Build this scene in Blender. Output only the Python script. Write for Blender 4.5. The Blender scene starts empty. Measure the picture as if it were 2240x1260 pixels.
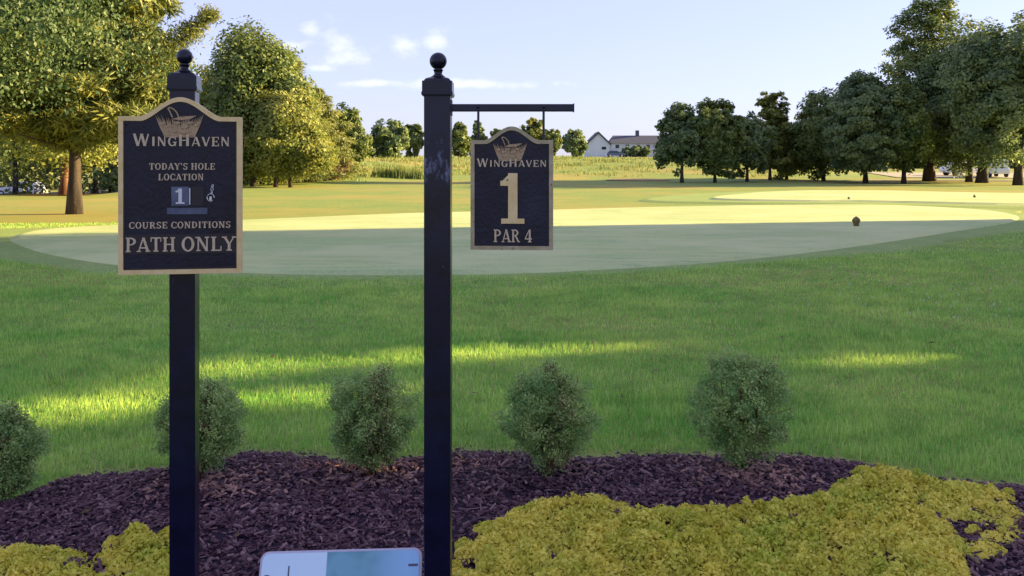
import bpy, math, random
import numpy as np
R = math.radians
scene = bpy.context.scene
COL = scene.collection
F = 1940.0            # focal length in photo pixels (2240 wide)
HZ = 360.0            # horizon row in the photo
EYE = 1.6

# ------------------------------------------------------------------ camera
cam = bpy.data.cameras.new('camera'); camo = bpy.data.objects.new('camera', cam); COL.objects.link(camo)
camo.location = (0, 0, EYE); camo.rotation_euler = (R(90), 0, 0)
cam.sensor_width = 36; cam.lens = 36 * F / 2240; cam.shift_y = -(630 - HZ) / 2240
cam.clip_start = 0.05; cam.clip_end = 3000
scene.camera = camo

# ------------------------------------------------------------------ light
SUN_AZ = 78.0         # degrees clockwise from +Y
SUN_EL = 17.0
sd = np.array([math.sin(R(SUN_AZ)) * math.cos(R(SUN_EL)), math.cos(R(SUN_AZ)) * math.cos(R(SUN_EL)), math.sin(R(SUN_EL))])
scene.view_settings.view_transform = 'Standard'; scene.view_settings.look = 'None'
scene.view_settings.gamma = 1; scene.view_settings.use_curve_mapping = False
scene.view_settings.exposure = 1.97
world = bpy.data.worlds.new('World'); scene.world = world; world.use_nodes = True
wt = world.node_tree; wn = wt.nodes; wl = wt.links
bg = wn['Background']; bg.inputs[1].default_value = 0.074
sky = wn.new('ShaderNodeTexSky'); sky.sky_type = 'NISHITA'; sky.sun_disc = False
sky.sun_elevation = R(SUN_EL); sky.sun_rotation = R(SUN_AZ); sky.dust_density = 0.8; sky.air_density = 1.0; sky.ozone_density = 2.0

def wm(op, a, b=None, c=None):
    n = wn.new('ShaderNodeMath'); n.operation = op
    for i, v in enumerate((a, b, c)):
        if v is None: continue
        if isinstance(v, (int, float)): n.inputs[i].default_value = v
        else: wl.new(v, n.inputs[i])
    return n.outputs[0]
def wmix(fac, a, b, mode='MIX'):
    n = wn.new('ShaderNodeMix'); n.data_type = 'RGBA'; n.blend_type = mode
    for i, v in ((0, fac), (6, a), (7, b)):
        if isinstance(v, (int, float)): n.inputs[i].default_value = v
        elif isinstance(v, tuple): n.inputs[i].default_value = v
        else: wl.new(v, n.inputs[i])
    return n.outputs[2]
tc = wn.new('ShaderNodeTexCoord')
sep = wn.new('ShaderNodeSeparateXYZ'); wl.new(tc.outputs['Generated'], sep.inputs[0])
sx, sy, sz = sep.outputs
# nishita, tinted to the photograph's balance, with a thin even haze veil
tinted = wmix(1.0, sky.outputs[0], (0.94, 0.96, 1.58, 1), 'MULTIPLY')
veil = wmix(0.68, tinted, (2.50, 2.50, 2.98, 1))
# clouds: noise on the direction sphere, stretched sideways, gathered in a few soft banks
mapn = wn.new('ShaderNodeMapping'); mapn.inputs['Scale'].default_value = (1, 1, 1.7); wl.new(tc.outputs['Generated'], mapn.inputs[0])
noi = wn.new('ShaderNodeTexNoise'); noi.inputs['Scale'].default_value = 34; noi.inputs['Detail'].default_value = 6; noi.inputs['Roughness'].default_value = 0.58
wl.new(mapn.outputs[0], noi.inputs['Vector'])
def cloud(px, py, rx, ry):
    v = np.array([(px - 1120) / F, 1.0, (HZ - py) / F]); v /= np.linalg.norm(v)
    a = wm('DIVIDE', wm('SUBTRACT', sx, float(v[0])), rx / F)
    b = wm('DIVIDE', wm('SUBTRACT', sz, float(v[2])), ry / F)
    r2 = wm('ADD', wm('MULTIPLY', a, a), wm('MULTIPLY', b, b))
    front = wm('GREATER_THAN', sy, 0)
    return wm('MULTIPLY', front, wm('EXPONENT', wm('MULTIPLY', r2, -1.0)))
tot = None
for c in ((738, 88, 34, 38), (766, 126, 56, 22), (676, 62, 28, 16), (888, 104, 32, 28), (955, 92, 30, 26), (702, 150, 34, 9),
          (1010, 184, 200, 12), (830, 182, 90, 10), (640, 100, 34, 14)):
    k = cloud(*c)
    tot = k if tot is None else wm('MAXIMUM', tot, k)
ramp = wn.new('ShaderNodeMapRange'); ramp.interpolation_type = 'SMOOTHSTEP'
ramp.inputs['From Min'].default_value = 0.62; ramp.inputs['From Max'].default_value = 1.12
wl.new(wm('ADD', wm('MULTIPLY', tot, 0.50), noi.outputs[0]), ramp.inputs['Value'])
cl = wm('MULTIPLY', ramp.outputs[0], 0.42)
skyc = wmix(cl, veil, (4.9, 4.9, 5.15, 1))
wl.new(skyc, bg.inputs[0])

sunl = bpy.data.lights.new('sun', 'SUN'); sunl.energy = 5.0; sunl.angle = R(0.5); sunl.color = (1.0, 0.74, 0.30)
suno = bpy.data.objects.new('sun', sunl); COL.objects.link(suno)
from mathutils import Vector
suno.rotation_euler = Vector(sd).to_track_quat('Z', 'Y').to_euler(); suno.location = (30, 8, 30)

# ------------------------------------------------------------------ helpers
rng = np.random.default_rng(7)
def P(px, py, D): return np.array([(px - 1120) / F * D, D, EYE - (py - HZ) / F * D])
def G(px, py): D = EYE * F / (py - HZ); return ((px - 1120) / F * D, D)
def ss(a, b, v):
    t = np.clip((np.asarray(v, float) - a) / (b - a), 0, 1); return t * t * (3 - 2 * t)
def terr(x, y):
    x = np.asarray(x, float); y = np.asarray(y, float)
    u = x / np.maximum(y, 5.0)
    h = 2.45 * ss(76 - 12 * ss(-.04, -.24, u), 128 - 14 * ss(-.04, -.24, u), y) * ss(-0.40, -0.27, u) * (1 - 0.72 * ss(0.22, 0.42, u))
    h = h + 0.0105 * np.maximum(y - 128, 0) * ss(-0.6, -0.2, u)
    h = h - 1.6 * ss(42, 85, y) * ss(-0.40, -0.50, u)
    h = h + 0.10 * np.sin(x * 0.09 + 1.0) * np.sin(y * 0.11) * ss(48, 75, y)
    return h

class MB:
    def __init__(s): s.v = []; s.f = []; s.n = 0; s.m = []
    def add(s, v, f, mi=0):
        v = np.asarray(v, float).reshape(-1, 3)
        s.v.append(v); s.f += [tuple(int(i) + s.n for i in q) for q in f]; s.m += [mi] * len(f); s.n += len(v)
    def box(s, c, d, rz=0, mi=0, tilt=None):
        x, y, z = (np.array(d) / 2.0)
        v = np.array([(a * x, b * y, e * z) for e in (-1, 1) for b in (-1, 1) for a in (-1, 1)], float)
        if tilt: ca, sa = math.cos(tilt), math.sin(tilt); v = np.stack([v[:, 0], v[:, 1] * ca - v[:, 2] * sa, v[:, 1] * sa + v[:, 2] * ca], 1)
        if rz: ca, sa = math.cos(rz), math.sin(rz); v = np.stack([v[:, 0] * ca - v[:, 1] * sa, v[:, 0] * sa + v[:, 1] * ca, v[:, 2]], 1)
        s.add(v + np.array(c), [(0, 2, 3, 1), (4, 5, 7, 6), (0, 1, 5, 4), (2, 6, 7, 3), (0, 4, 6, 2), (1, 3, 7, 5)], mi)
    def tube(s, pts, rad, n=8, cap=True, mi=0):
        pts = np.asarray(pts, float); rad = np.broadcast_to(np.asarray(rad, float), (len(pts),)); vs = []
        for i, p in enumerate(pts):
            t = pts[min(i + 1, len(pts) - 1)] - pts[max(i - 1, 0)]; t = t / (np.linalg.norm(t) + 1e-9)
            a = np.cross(t, (0, 0, 1) if abs(t[2]) < 0.9 else (1, 0, 0)); a /= np.linalg.norm(a); b = np.cross(t, a)
            for k in range(n):
                g = 2 * math.pi * k / n; vs.append(p + rad[i] * (math.cos(g) * a + math.sin(g) * b))
        f = []
        for i in range(len(pts) - 1):
            for k in range(n): f.append((i * n + k, i * n + (k + 1) % n, (i + 1) * n + (k + 1) % n, (i + 1) * n + k))
        if cap: f.append(tuple(range(n))[::-1]); f.append(tuple((len(pts) - 1) * n + k for k in range(n)))
        s.add(vs, f, mi)
    def lathe(s, prof, c, n=24, sq=False):
        vs = []; f = []
        for r, z in prof:
            for k in range(n):
                g = 2 * math.pi * k / n + (math.pi / 4 if sq else 0); vs.append((c[0] + r * math.cos(g), c[1] + r * math.sin(g), c[2] + z))
        for i in range(len(prof) - 1):
            for k in range(n): f.append((i * n + k, i * n + (k + 1) % n, (i + 1) * n + (k + 1) % n, (i + 1) * n + k))
        f.append(tuple(range(n))[::-1]); f.append(tuple((len(prof) - 1) * n + k for k in range(n)))
        s.add(vs, f)
    def prism(s, poly, y0, y1, off=(0, 0, 0), fan=None):
        # polygon in (x,z), extruded along y from y0 (front) to y1 (back)
        n = len(poly); v = [(p[0] + off[0], y0 + off[1], p[1] + off[2]) for p in poly] + [(p[0] + off[0], y1 + off[1], p[1] + off[2]) for p in poly]
        f = [tuple(range(n)), tuple(range(2 * n - 1, n - 1, -1))] + [(i, i + n, (i + 1) % n + n, (i + 1) % n) for i in range(n)]
        s.add(v, f)
    def build(s, name, mat, parent=None, smooth=False, bevel=0, loc=None):
        me = bpy.data.meshes.new(name); v = np.concatenate(s.v)
        me.from_pydata(v.tolist(), [], s.f)
        for m in (mat if isinstance(mat, (list, tuple)) else [mat]): me.materials.append(m)
        if max(s.m, default=0): me.polygons.foreach_set('material_index', s.m)
        return fin(me, name, parent, smooth, bevel, loc)
def fin(me, name, parent=None, smooth=False, bevel=0, loc=None):
    me.validate(); me.update()
    if smooth: me.polygons.foreach_set('use_smooth', [True] * len(me.polygons))
    o = bpy.data.objects.new(name, me); COL.objects.link(o)
    if parent is not None: o.parent = parent
    if loc is not None: o.location = loc
    if bevel:
        b = o.modifiers.new('bevel', 'BEVEL'); b.width = bevel; b.segments = 2; b.limit_method = 'ANGLE'; b.angle_limit = R(40)
    return o
def fast_mesh(name, V, k, mat, parent=None, tint=None):
    """V: (nfaces*k,3) verts, faces of k corners; tint per face"""
    nf = len(V) // k; me = bpy.data.meshes.new(name)
    me.vertices.add(len(V)); me.vertices.foreach_set('co', V.astype(np.float32).ravel())
    me.loops.add(nf * k); me.loops.foreach_set('vertex_index', np.arange(nf * k, dtype=np.int32))
    me.polygons.add(nf); me.polygons.foreach_set('loop_start', (np.arange(nf) * k).astype(np.int32))
    me.materials.append(mat)
    if tint is not None:
        a = me.attributes.new('tint', 'FLOAT', 'FACE'); a.data.foreach_set('value', tint.astype(np.float32))
    me.update()
    o = bpy.data.objects.new(name, me); COL.objects.link(o)
    if parent is not None: o.parent = parent
    return o
def thing(name, label, cat, loc=(0, 0, 0), rz=0, group=None):
    o = bpy.data.objects.new(name, None); COL.objects.link(o); o.empty_display_size = 0.2
    o.location = loc; o.rotation_euler = (0, 0, rz); o['label'] = label; o['category'] = cat
    if group: o['group'] = group
    return o
def tag(o, label, cat, group=None, kind=None):
    o['label'] = label; o['category'] = cat
    if group: o['group'] = group
    if kind: o['kind'] = kind
    return o
def struct(o, label=None):
    o['kind'] = 'structure'
    if label: o['label'] = label
    return o

# ------------------------------------------------------------------ materials
def mat(name, col, rough=0.6, spec=0.5, metal=0, noise=None, bump=0, bscale=40, coat=0, transl=0, tint=None, tcol=None):
    """noise: (scale, colour2[, lo, hi]) object-space mottling; tint: colour reached at tint=1"""
    m = bpy.data.materials.new(name); m.use_nodes = True; nt = m.node_tree; N = nt.nodes; L = nt.links
    b = N['Principled BSDF']; b.inputs['Roughness'].default_value = rough; b.inputs['Metallic'].default_value = metal
    b.inputs['Specular IOR Level'].default_value = spec; b.inputs['Coat Weight'].default_value = coat
    b.inputs['Coat Roughness'].default_value = 0.12
    c = None; base = (*col, 1)
    b.inputs['Base Color'].default_value = base
    tco = N.new('ShaderNodeTexCoord')
    def mix(f, a, bb):
        n = N.new('ShaderNodeMix'); n.data_type = 'RGBA'
        for i, v in ((0, f), (6, a), (7, bb)):
            if isinstance(v, (int, float)): n.inputs[i].default_value = v
            elif isinstance(v, tuple): n.inputs[i].default_value = v
            else: L.new(v, n.inputs[i])
        return n.outputs[2]
    if noise:
        for spec_ in (noise if isinstance(noise, list) else [noise]):
            sc, c2 = spec_[0], spec_[1]; lo, hi = (spec_[2], spec_[3]) if len(spec_) > 3 else (0.35, 0.65)
            n = N.new('ShaderNodeTexNoise'); n.inputs['Scale'].default_value = sc; n.inputs['Detail'].default_value = 5; n.inputs['Roughness'].default_value = 0.6
            if len(spec_) > 4:
                mp = N.new('ShaderNodeMapping'); mp.inputs['Scale'].default_value = spec_[4]; L.new(tco.outputs['Object'], mp.inputs[0]); L.new(mp.outputs[0], n.inputs['Vector'])
            else: L.new(tco.outputs['Object'], n.inputs['Vector'])
            r = N.new('ShaderNodeMapRange'); r.inputs['From Min'].default_value = lo; r.inputs['From Max'].default_value = hi; L.new(n.outputs[0], r.inputs['Value'])
            c = mix(r.outputs[0], c if c is not None else base, (*c2, 1))
    if tint:
        a = N.new('ShaderNodeAttribute'); a.attribute_name = 'tint'
        c = mix(a.outputs['Fac'], c if c is not None else base, (*tint, 1))
    if c is not None: L.new(c, b.inputs['Base Color'])
    if bump:
        n = N.new('ShaderNodeTexNoise'); n.inputs['Scale'].default_value = bscale; n.inputs['Detail'].default_value = 6; L.new(tco.outputs['Object'], n.inputs['Vector'])
        bp = N.new('ShaderNodeBump'); bp.inputs['Strength'].default_value = bump; bp.inputs['Distance'].default_value = 0.02; L.new(n.outputs[0], bp.inputs['Height']); L.new(bp.outputs[0], b.inputs['Normal'])
    if transl:
        t = N.new('ShaderNodeBsdfTranslucent'); t.inputs[0].default_value = (*(tcol or col), 1)
        if c is not None and not tcol:
            L.new(c, t.inputs[0])
        s = N.new('ShaderNodeMixShader'); s.inputs[0].default_value = transl; L.new(b.outputs[0], s.inputs[1]); L.new(t.outputs[0], s.inputs[2])
        L.new(s.outputs[0], N['Material Output'].inputs['Surface'])
    return m
M = {}
M['post'] = mat('black_enamel', (0.003, 0.003, 0.014), 0.28, 0.32, noise=[(9, (0.007, 0.008, 0.035)), (38, (0.05, 0.055, 0.13), 0.66, 0.80, (1, 1, 0.3))], bump=0.03, bscale=60, coat=0.08)
M['board'] = mat('navy_sign_face', (0.006, 0.005, 0.015), 0.35, 0.3, noise=[(14, (0.011, 0.010, 0.030)), (6, (0.018, 0.018, 0.045), .5, .75), (90, (0.07, 0.075, 0.15), 0.66, 0.80)], bump=0.1, bscale=80)
M['gold'] = mat('cream_gold_paint', (0.66, 0.48, 0.22), 0.5, 0.4, noise=[(25, (0.76, 0.58, 0.32)), (60, (0.22, 0.15, 0.08), 0.66, 0.8)])
M['worn'] = mat('worn_gold_paint', (0.33, 0.27, 0.16), 0.6, 0.4, noise=[(22, (0.45, 0.38, 0.26)), (50, (0.12, 0.08, 0.04), 0.58, 0.7)])
M['cream'] = mat('cream_letter_paint', (0.60, 0.48, 0.38), 0.55, 0.4, noise=(60, (0.5, 0.38, 0.25)))
M['crest'] = mat('tan_crest_paint', (0.46, 0.33, 0.20), 0.6, 0.4, noise=(120, (0.30, 0.20, 0.12)))
M['white'] = mat('white_plastic', (0.62, 0.62, 0.68), 0.5, 0.4)
M['slot'] = mat('blue_grey_card', (0.05, 0.06, 0.13), 0.3, 0.5, noise=(18, (0.09, 0.11, 0.2)))
M['strip'] = mat('dark_insert_card', (0.022, 0.016, 0.024), 0.5, 0.4)
M['steel'] = mat('bright_steel', (0.55, 0.55, 0.6), 0.3, 0.5, metal=0.8)
M['lawn'] = mat('lawn_soil', (0.19, 0.265, 0.08), 0.9, 0.1, noise=[(0.55, (0.27, 0.30, 0.09)), (6, (0.12, 0.20, 0.06), 0.45, 0.75), (0.09, (0.33, 0.28, 0.09), 0.45, 0.65)], bump=0.6, bscale=18)
M['tee'] = mat('closely_mown_turf', (0.38, 0.48, 0.22), 0.9, 0.1, noise=[(0.5, (0.53, 0.53, 0.25), 0.38, 0.62, (0.25, 2.2, 1)), (1.1, (0.29, 0.39, 0.20), 0.42, 0.72, (0.25, 3.0, 1)), (2.2, (0.25, 0.37, 0.17), 0.48, 0.72, (0.35, 2.4, 1)), (9, (0.30, 0.38, 0.18), 0.55, 0.75, (0.5, 1.6, 1)), (0.25, (0.50, 0.53, 0.28), 0.45, 0.6), (22, (0.50, 0.53, 0.28), 0.45, 0.75)], bump=0.3, bscale=40)
M['fringe'] = mat('mown_fringe_turf', (0.25, 0.33, 0.12), 0.9, 0.1, noise=[(0.8, (0.33, 0.38, 0.14)), (14, (0.20, 0.29, 0.10))], bump=0.5, bscale=30)
M['blade'] = mat('grass_blade', (0.16, 0.46, 0.075), 0.5, 0.35, transl=0.45, tint=(0.60, 0.76, 0.20), noise=[(0.7, (0.30, 0.52, 0.11)), (3.1, (0.09, 0.27, 0.05), 0.5, 0.72)])
M['fescue'] = mat('fescue_blade', (0.15, 0.22, 0.065), 0.7, 0.2, transl=0.3, tint=(0.33, 0.33, 0.11))
M['soil'] = mat('mulch_soil', (0.026, 0.013, 0.030), 0.9, 0.2, bump=0.8, bscale=60)
M['chip'] = mat('bark_chip', (0.052, 0.024, 0.042), 0.7, 0.3, tint=(0.27, 0.16, 0.18), noise=(40, (0.10, 0.040, 0.056)))
M['sunlitchip'] = mat('sunlit_bark_chip', (0.17, 0.085, 0.075), 0.8, 0.3, tint=(0.45, 0.25, 0.21))  # lighter warm chips, sunlight painted into their colour
M['goldleaf'] = mat('chartreuse_leaf', (0.56, 0.50, 0.04), 0.5, 0.35, transl=0.35, tint=(0.95, 0.80, 0.16), noise=(5, (0.38, 0.50, 0.04)))
M['boxleaf'] = mat('boxwood_leaf', (0.15, 0.32, 0.10), 0.45, 0.45, transl=0.3, tint=(0.50, 0.60, 0.20), noise=(6, (0.26, 0.34, 0.11), 0.5, 0.7))
M['leaf_dark'] = mat('dark_tree_leaf', (0.075, 0.135, 0.07), 0.5, 0.4, transl=0.4, tint=(0.27, 0.33, 0.12))
M['leaf_deep'] = mat('deep_green_leaf', (0.04, 0.085, 0.045), 0.5, 0.4, transl=0.3, tint=(0.13, 0.19, 0.07))
M['leaf_mid'] = mat('mid_tree_leaf', (0.07, 0.13, 0.04), 0.5, 0.4, transl=0.35, tint=(0.23, 0.27, 0.07))
M['leaf_warm'] = mat('yellow_green_tree_leaf', (0.12, 0.175, 0.04), 0.5, 0.4, transl=0.4, tint=(0.34, 0.34, 0.08))
M['needle'] = mat('pine_needle', (0.10, 0.14, 0.045), 0.55, 0.35, transl=0.3, tint=(0.28, 0.28, 0.07))
M['leaf_brown'] = mat('dry_brown_leaf', (0.13, 0.09, 0.045), 0.7, 0.2, transl=0.3, tint=(0.25, 0.2, 0.1))
M['limb'] = mat('bare_sunlit_limb', (0.5, 0.38, 0.3), 0.8, 0.2)  # pale tone paints the sun caught by a bare limb
M['bark'] = mat('grey_bark', (0.085, 0.065, 0.058), 0.9, 0.2, noise=(5, (0.04, 0.032, 0.032), 0.4, 0.6, (1, 1, 0.15)), bump=0.9, bscale=12)
M['redbark'] = mat('red_brown_bark', (0.20, 0.10, 0.06), 0.9, 0.2, noise=(5, (0.10, 0.05, 0.03), 0.4, 0.6, (1, 1, 0.15)), bump=0.9, bscale=12)
M['asphalt'] = mat('asphalt', (0.09, 0.085, 0.09), 0.9, 0.3, noise=(2, (0.12, 0.11, 0.11)))
M['path'] = mat('pale_concrete', (0.38, 0.34, 0.28), 0.9, 0.3, noise=(1.5, (0.30, 0.27, 0.22)))
M['sand'] = mat('bunker_sand', (0.45, 0.30, 0.16), 0.95, 0.1, noise=(2, (0.36, 0.23, 0.12)))
M['redmulch'] = mat('red_mulch', (0.22, 0.09, 0.04), 0.95, 0.1, noise=(8, (0.12, 0.05, 0.03)))
M['siding'] = mat('white_siding', (0.60, 0.63, 0.72), 0.7, 0.3, noise=(0.6, (0.54, 0.58, 0.68)))
M['roof'] = mat('slate_roof', (0.075, 0.08, 0.115), 0.8, 0.3, noise=(2, (0.095, 0.10, 0.14)))
M['brick'] = mat('red_brick', (0.30, 0.13, 0.08), 0.85, 0.2, noise=(3, (0.22, 0.10, 0.07)))
M['glass'] = mat('dark_glass', (0.02, 0.025, 0.035), 0.08, 0.6)
M['carwhite'] = mat('white_car_paint', (0.75, 0.75, 0.8), 0.25, 0.5, coat=0.8)
M['carblue'] = mat('blue_car_paint', (0.03, 0.07, 0.16), 0.25, 0.5, coat=0.8)
M['tyre'] = mat('tyre_rubber', (0.02, 0.02, 0.02), 0.8, 0.3)
M['marker'] = mat('brown_tee_marker', (0.11, 0.075, 0.02), 0.5, 0.5, noise=(20, (0.17, 0.12, 0.03)))
M['rim'] = mat('pale_plaque_rim', (0.50, 0.46, 0.60), 0.35, 0.5)
M['petal'] = mat('clover_petal', (0.55, 0.58, 0.5), 0.7, 0.2)

def scuff(m):
    # bare chalky scrapes gathered round chest height, where things have rubbed against the post
    nt = m.node_tree; N = nt.nodes; L = nt.links; b = N['Principled BSDF']; old = b.inputs['Base Color'].links[0].from_socket
    tc_ = N.new('ShaderNodeTexCoord'); mp = N.new('ShaderNodeMapping'); mp.inputs['Scale'].default_value = (1, 1, .45); L.new(tc_.outputs['Object'], mp.inputs[0])
    n = N.new('ShaderNodeTexNoise'); n.inputs['Scale'].default_value = 34; n.inputs['Detail'].default_value = 8; n.inputs['Roughness'].default_value = .7; L.new(mp.outputs[0], n.inputs['Vector'])
    sp = N.new('ShaderNodeSeparateXYZ'); L.new(tc_.outputs['Object'], sp.inputs[0])
    a = N.new('ShaderNodeMapRange'); a.interpolation_type = 'SMOOTHSTEP'; a.inputs['From Min'].default_value = .0; a.inputs['From Max'].default_value = .16; a.inputs['To Min'].default_value = .10; a.inputs['To Max'].default_value = -.06
    d = N.new('ShaderNodeMath'); d.operation = 'SUBTRACT'; d.inputs[1].default_value = 1.60; L.new(sp.outputs[2], d.inputs[0])
    e = N.new('ShaderNodeMath'); e.operation = 'ABSOLUTE'; L.new(d.outputs[0], e.inputs[0]); L.new(e.outputs[0], a.inputs['Value'])
    f = N.new('ShaderNodeMath'); f.operation = 'ADD'; L.new(n.outputs[0], f.inputs[0]); L.new(a.outputs[0], f.inputs[1])
    r_ = N.new('ShaderNodeMapRange'); r_.inputs['From Min'].default_value = .60; r_.inputs['From Max'].default_value = .82; L.new(f.outputs[0], r_.inputs['Value'])
    x = N.new('ShaderNodeMix'); x.data_type = 'RGBA'; L.new(r_.outputs[0], x.inputs[0]); L.new(old, x.inputs[6]); x.inputs[7].default_value = (.22, .24, .42, 1); L.new(x.outputs[2], b.inputs['Base Color'])
    return m
M['scuffed'] = scuff(mat('scuffed_black_enamel', (0.003, 0.003, 0.014), 0.3, 0.32, noise=[(9, (0.007, 0.008, 0.035))], bump=0.03, bscale=60, coat=0.08))

# ------------------------------------------------------------------ ground
def sgrid(a, b, n, fine, c=0.0, k=4.0):
    t = np.linspace(-1, 1, n); s = np.sinh(k * t) / np.sinh(k); return np.where(s < 0, c + s * (c - a), c + s * (b - c))
gx = sgrid(-700, 700, 261, 0, 0, 4.6); gy = sgrid(-80, 1100, 301, 0, 6, 4.4)
X, Y = np.meshgrid(gx, gy); Z = terr(X, Y)
V = np.stack([X, Y, Z], -1).reshape(-1, 3); nx = len(gx); ny = len(gy)
I, J = np.meshgrid(np.arange(nx - 1), np.arange(ny - 1)); a = (J * nx + I).ravel()
mb = MB(); mb.add(V, np.stack([a, a + 1, a + nx + 1, a + nx], 1).tolist())
struct(mb.build('ground', M['lawn'], smooth=True), 'rolling lawn and rough of the golf course')

def in_poly(x, y, poly):
    x = np.asarray(x); y = np.asarray(y); c = np.zeros(x.shape, bool); n = len(poly)
    for i in range(n):
        x0, y0 = poly[i]; x1, y1 = poly[i - 1]
        with np.errstate(divide='ignore', invalid='ignore'):
            c ^= ((y0 > y) != (y1 > y)) & (x < (x1 - x0) * (y - y0) / (y1 - y0) + x0)
    return c
def smooth_closed(pts, n=8):
    pts = np.array(pts, float); out = []; m = len(pts)
    for i in range(m):
        p0, p1, p2, p3 = pts[i - 1], pts[i], pts[(i + 1) % m], pts[(i + 2) % m]
        for k in range(n):
            t = k / n; out.append(0.5 * (2 * p1 + (p2 - p0) * t + (2 * p0 - 5 * p1 + 4 * p2 - p3) * t * t + (3 * p1 - p0 - 3 * p2 + p3) * t ** 3))
    return np.array(out)
def plateau(name, poly, h, skirt, m, label):
    """mown tee: flat top with a sloping lip down into the ground"""
    poly = np.array(poly); c = poly.mean(0); mb = MB(); n = len(poly)
    rings = []
    d = poly - c; d = d / np.linalg.norm(d, axis=1)[:, None]
    for k, (off, z) in enumerate(((skirt, -0.02), (skirt * 0.4, h * 0.55), (0.0, h))):
        q = poly + d * off; rings.append(np.column_stack([q, np.full(n, z) + terr(q[:, 0], q[:, 1])]))
    v = np.concatenate(rings + [np.array([[c[0], c[1], h + float(terr(c[0], c[1]))]])]); f = []
    for r in range(2):
        for i in range(n): f.append((r * n + i, r * n + (i + 1) % n, (r + 1) * n + (i + 1) % n, (r + 1) * n + i))
    for i in range(n): f.append((2 * n + i, 2 * n + (i + 1) % n, 3 * n))
    mb.add(v, f); return struct(mb.build(name, m), label)
tee_px = [(44, 514), (66, 532), (150, 554), (310, 575), (600, 590), (950, 592), (1300, 582), (1600, 562), (1850, 534), (2060, 504), (2195, 484), (2215, 470), (2150, 459), (2000, 450), (1850, 447), (1500, 451), (1200, 459), (900, 466), (600, 478), (300, 490), (120, 499)]
# tee top is 0.1 m above the ground: project the traced rows onto that height
TH = 0.07
def GH(px, py, h): D = (EYE - h) * F / (py - HZ); return ((px - 1120) / F * D, D)
tee_poly = smooth_closed([GH(*p, TH) for p in tee_px], 6)
plateau('front_tee', tee_poly, TH, 0.35, M['tee'], 'closely mown tee in front')
fr = tee_poly.mean(0); dd = tee_poly - fr; dd /= np.linalg.norm(dd, axis=1)[:, None]; wob = np.array([.75 + .25 * math.sin(i * .7) + .12 * math.sin(i * 2.3) for i in range(len(dd))])[:, None]
plateau('tee_fringe', tee_poly + dd * wob * np.array([1.6, .28]), .03, .4, M['fringe'], 'slightly longer mown fringe round the front tee')
tee2 = smooth_closed([GH(*p, 0.15) for p in ((1560, 432), (1750, 437), (1900, 438), (2240, 444), (2600, 440), (2750, 430), (2450, 424), (2150, 421), (1900, 416), (1700, 418))], 6)
fr = tee2.mean(0); dd = tee2 - fr; dd /= np.linalg.norm(dd, axis=1)[:, None]
plateau('tee_fringe', tee2 + dd * np.array([3.0, 1.6]), .08, .6, M['fringe'], 'mown fringe round the far tee')
plateau('far_tee', tee2, 0.15, 0.6, M['tee'], 'second mown tee behind')

def sheet(name, poly, off, m, label, step=2.0):
    """ground-hugging sheet inside a polygon"""
    poly = np.array(poly); lo = poly.min(0); hi = poly.max(0)
    # clipped rows
    ys = np.linspace(lo[1] + 1e-3, hi[1] - 1e-3, max(6, int((hi[1] - lo[1]) / step))); rows = []
    for y in ys:
        xs = []
        for i in range(len(poly)):
            (x0, y0), (x1, y1) = poly[i - 1], poly[i]
            if (y0 > y) != (y1 > y): xs.append(x0 + (x1 - x0) * (y - y0) / (y1 - y0))
        rows.append((min(xs), max(xs)))
    K = 24; v = []
    for y, (x0, x1) in zip(ys, rows):
        for k in range(K): x = x0 + (x1 - x0) * k / (K - 1); v.append((x, y, float(terr(x, y)) + off))
    f = [(r * K + k, r * K + k + 1, (r + 1) * K + k + 1, (r + 1) * K + k) for r in range(len(ys) - 1) for k in range(K - 1)]
    mb = MB(); mb.add(v, f); return struct(mb.build(name, m), label)
sheet('road', [(-75, 62), (-27.5, 60), (-29, 63), (-37, 96), (-75, 100)], 0.05, M['asphalt'], 'asphalt road edge at the left', 1)
sheet('kerb', [(-60, 59.4), (-27.5, 59.2), (-27.5, 60), (-60, 60.6)], 0.10, M['path'], 'pale kerb along the road', 0.2)
sheet('parking_area', [(40, 92), (75, 90), (85, 112), (44, 112)], 0.06, M['path'], 'pale parking area behind the trees', 1)
sheet('cart_path', [(34, 84.5), (62, 83), (62, 85), (34, 86.3)], 0.06, M['path'], 'cart path under the trees', 0.3)
bk = smooth_closed([(8.6, 82), (10, 80.6), (12.5, 80.4), (14.6, 81.5), (13.5, 84.5), (10.5, 85)], 6)
sheet('sand_bunker', bk, 0.06, M['sand'], 'small sandy bunker on the fairway', 0.4)
ring = [(-24.6 + 2.0 * math.cos(t), 48 + 1.6 * math.sin(t)) for t in np.linspace(0, 2 * math.pi, 24, endpoint=False)]
sheet('mulch_ring', ring, 0.05, M['redmulch'], 'ring of red mulch round a tree', 0.3)

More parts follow.
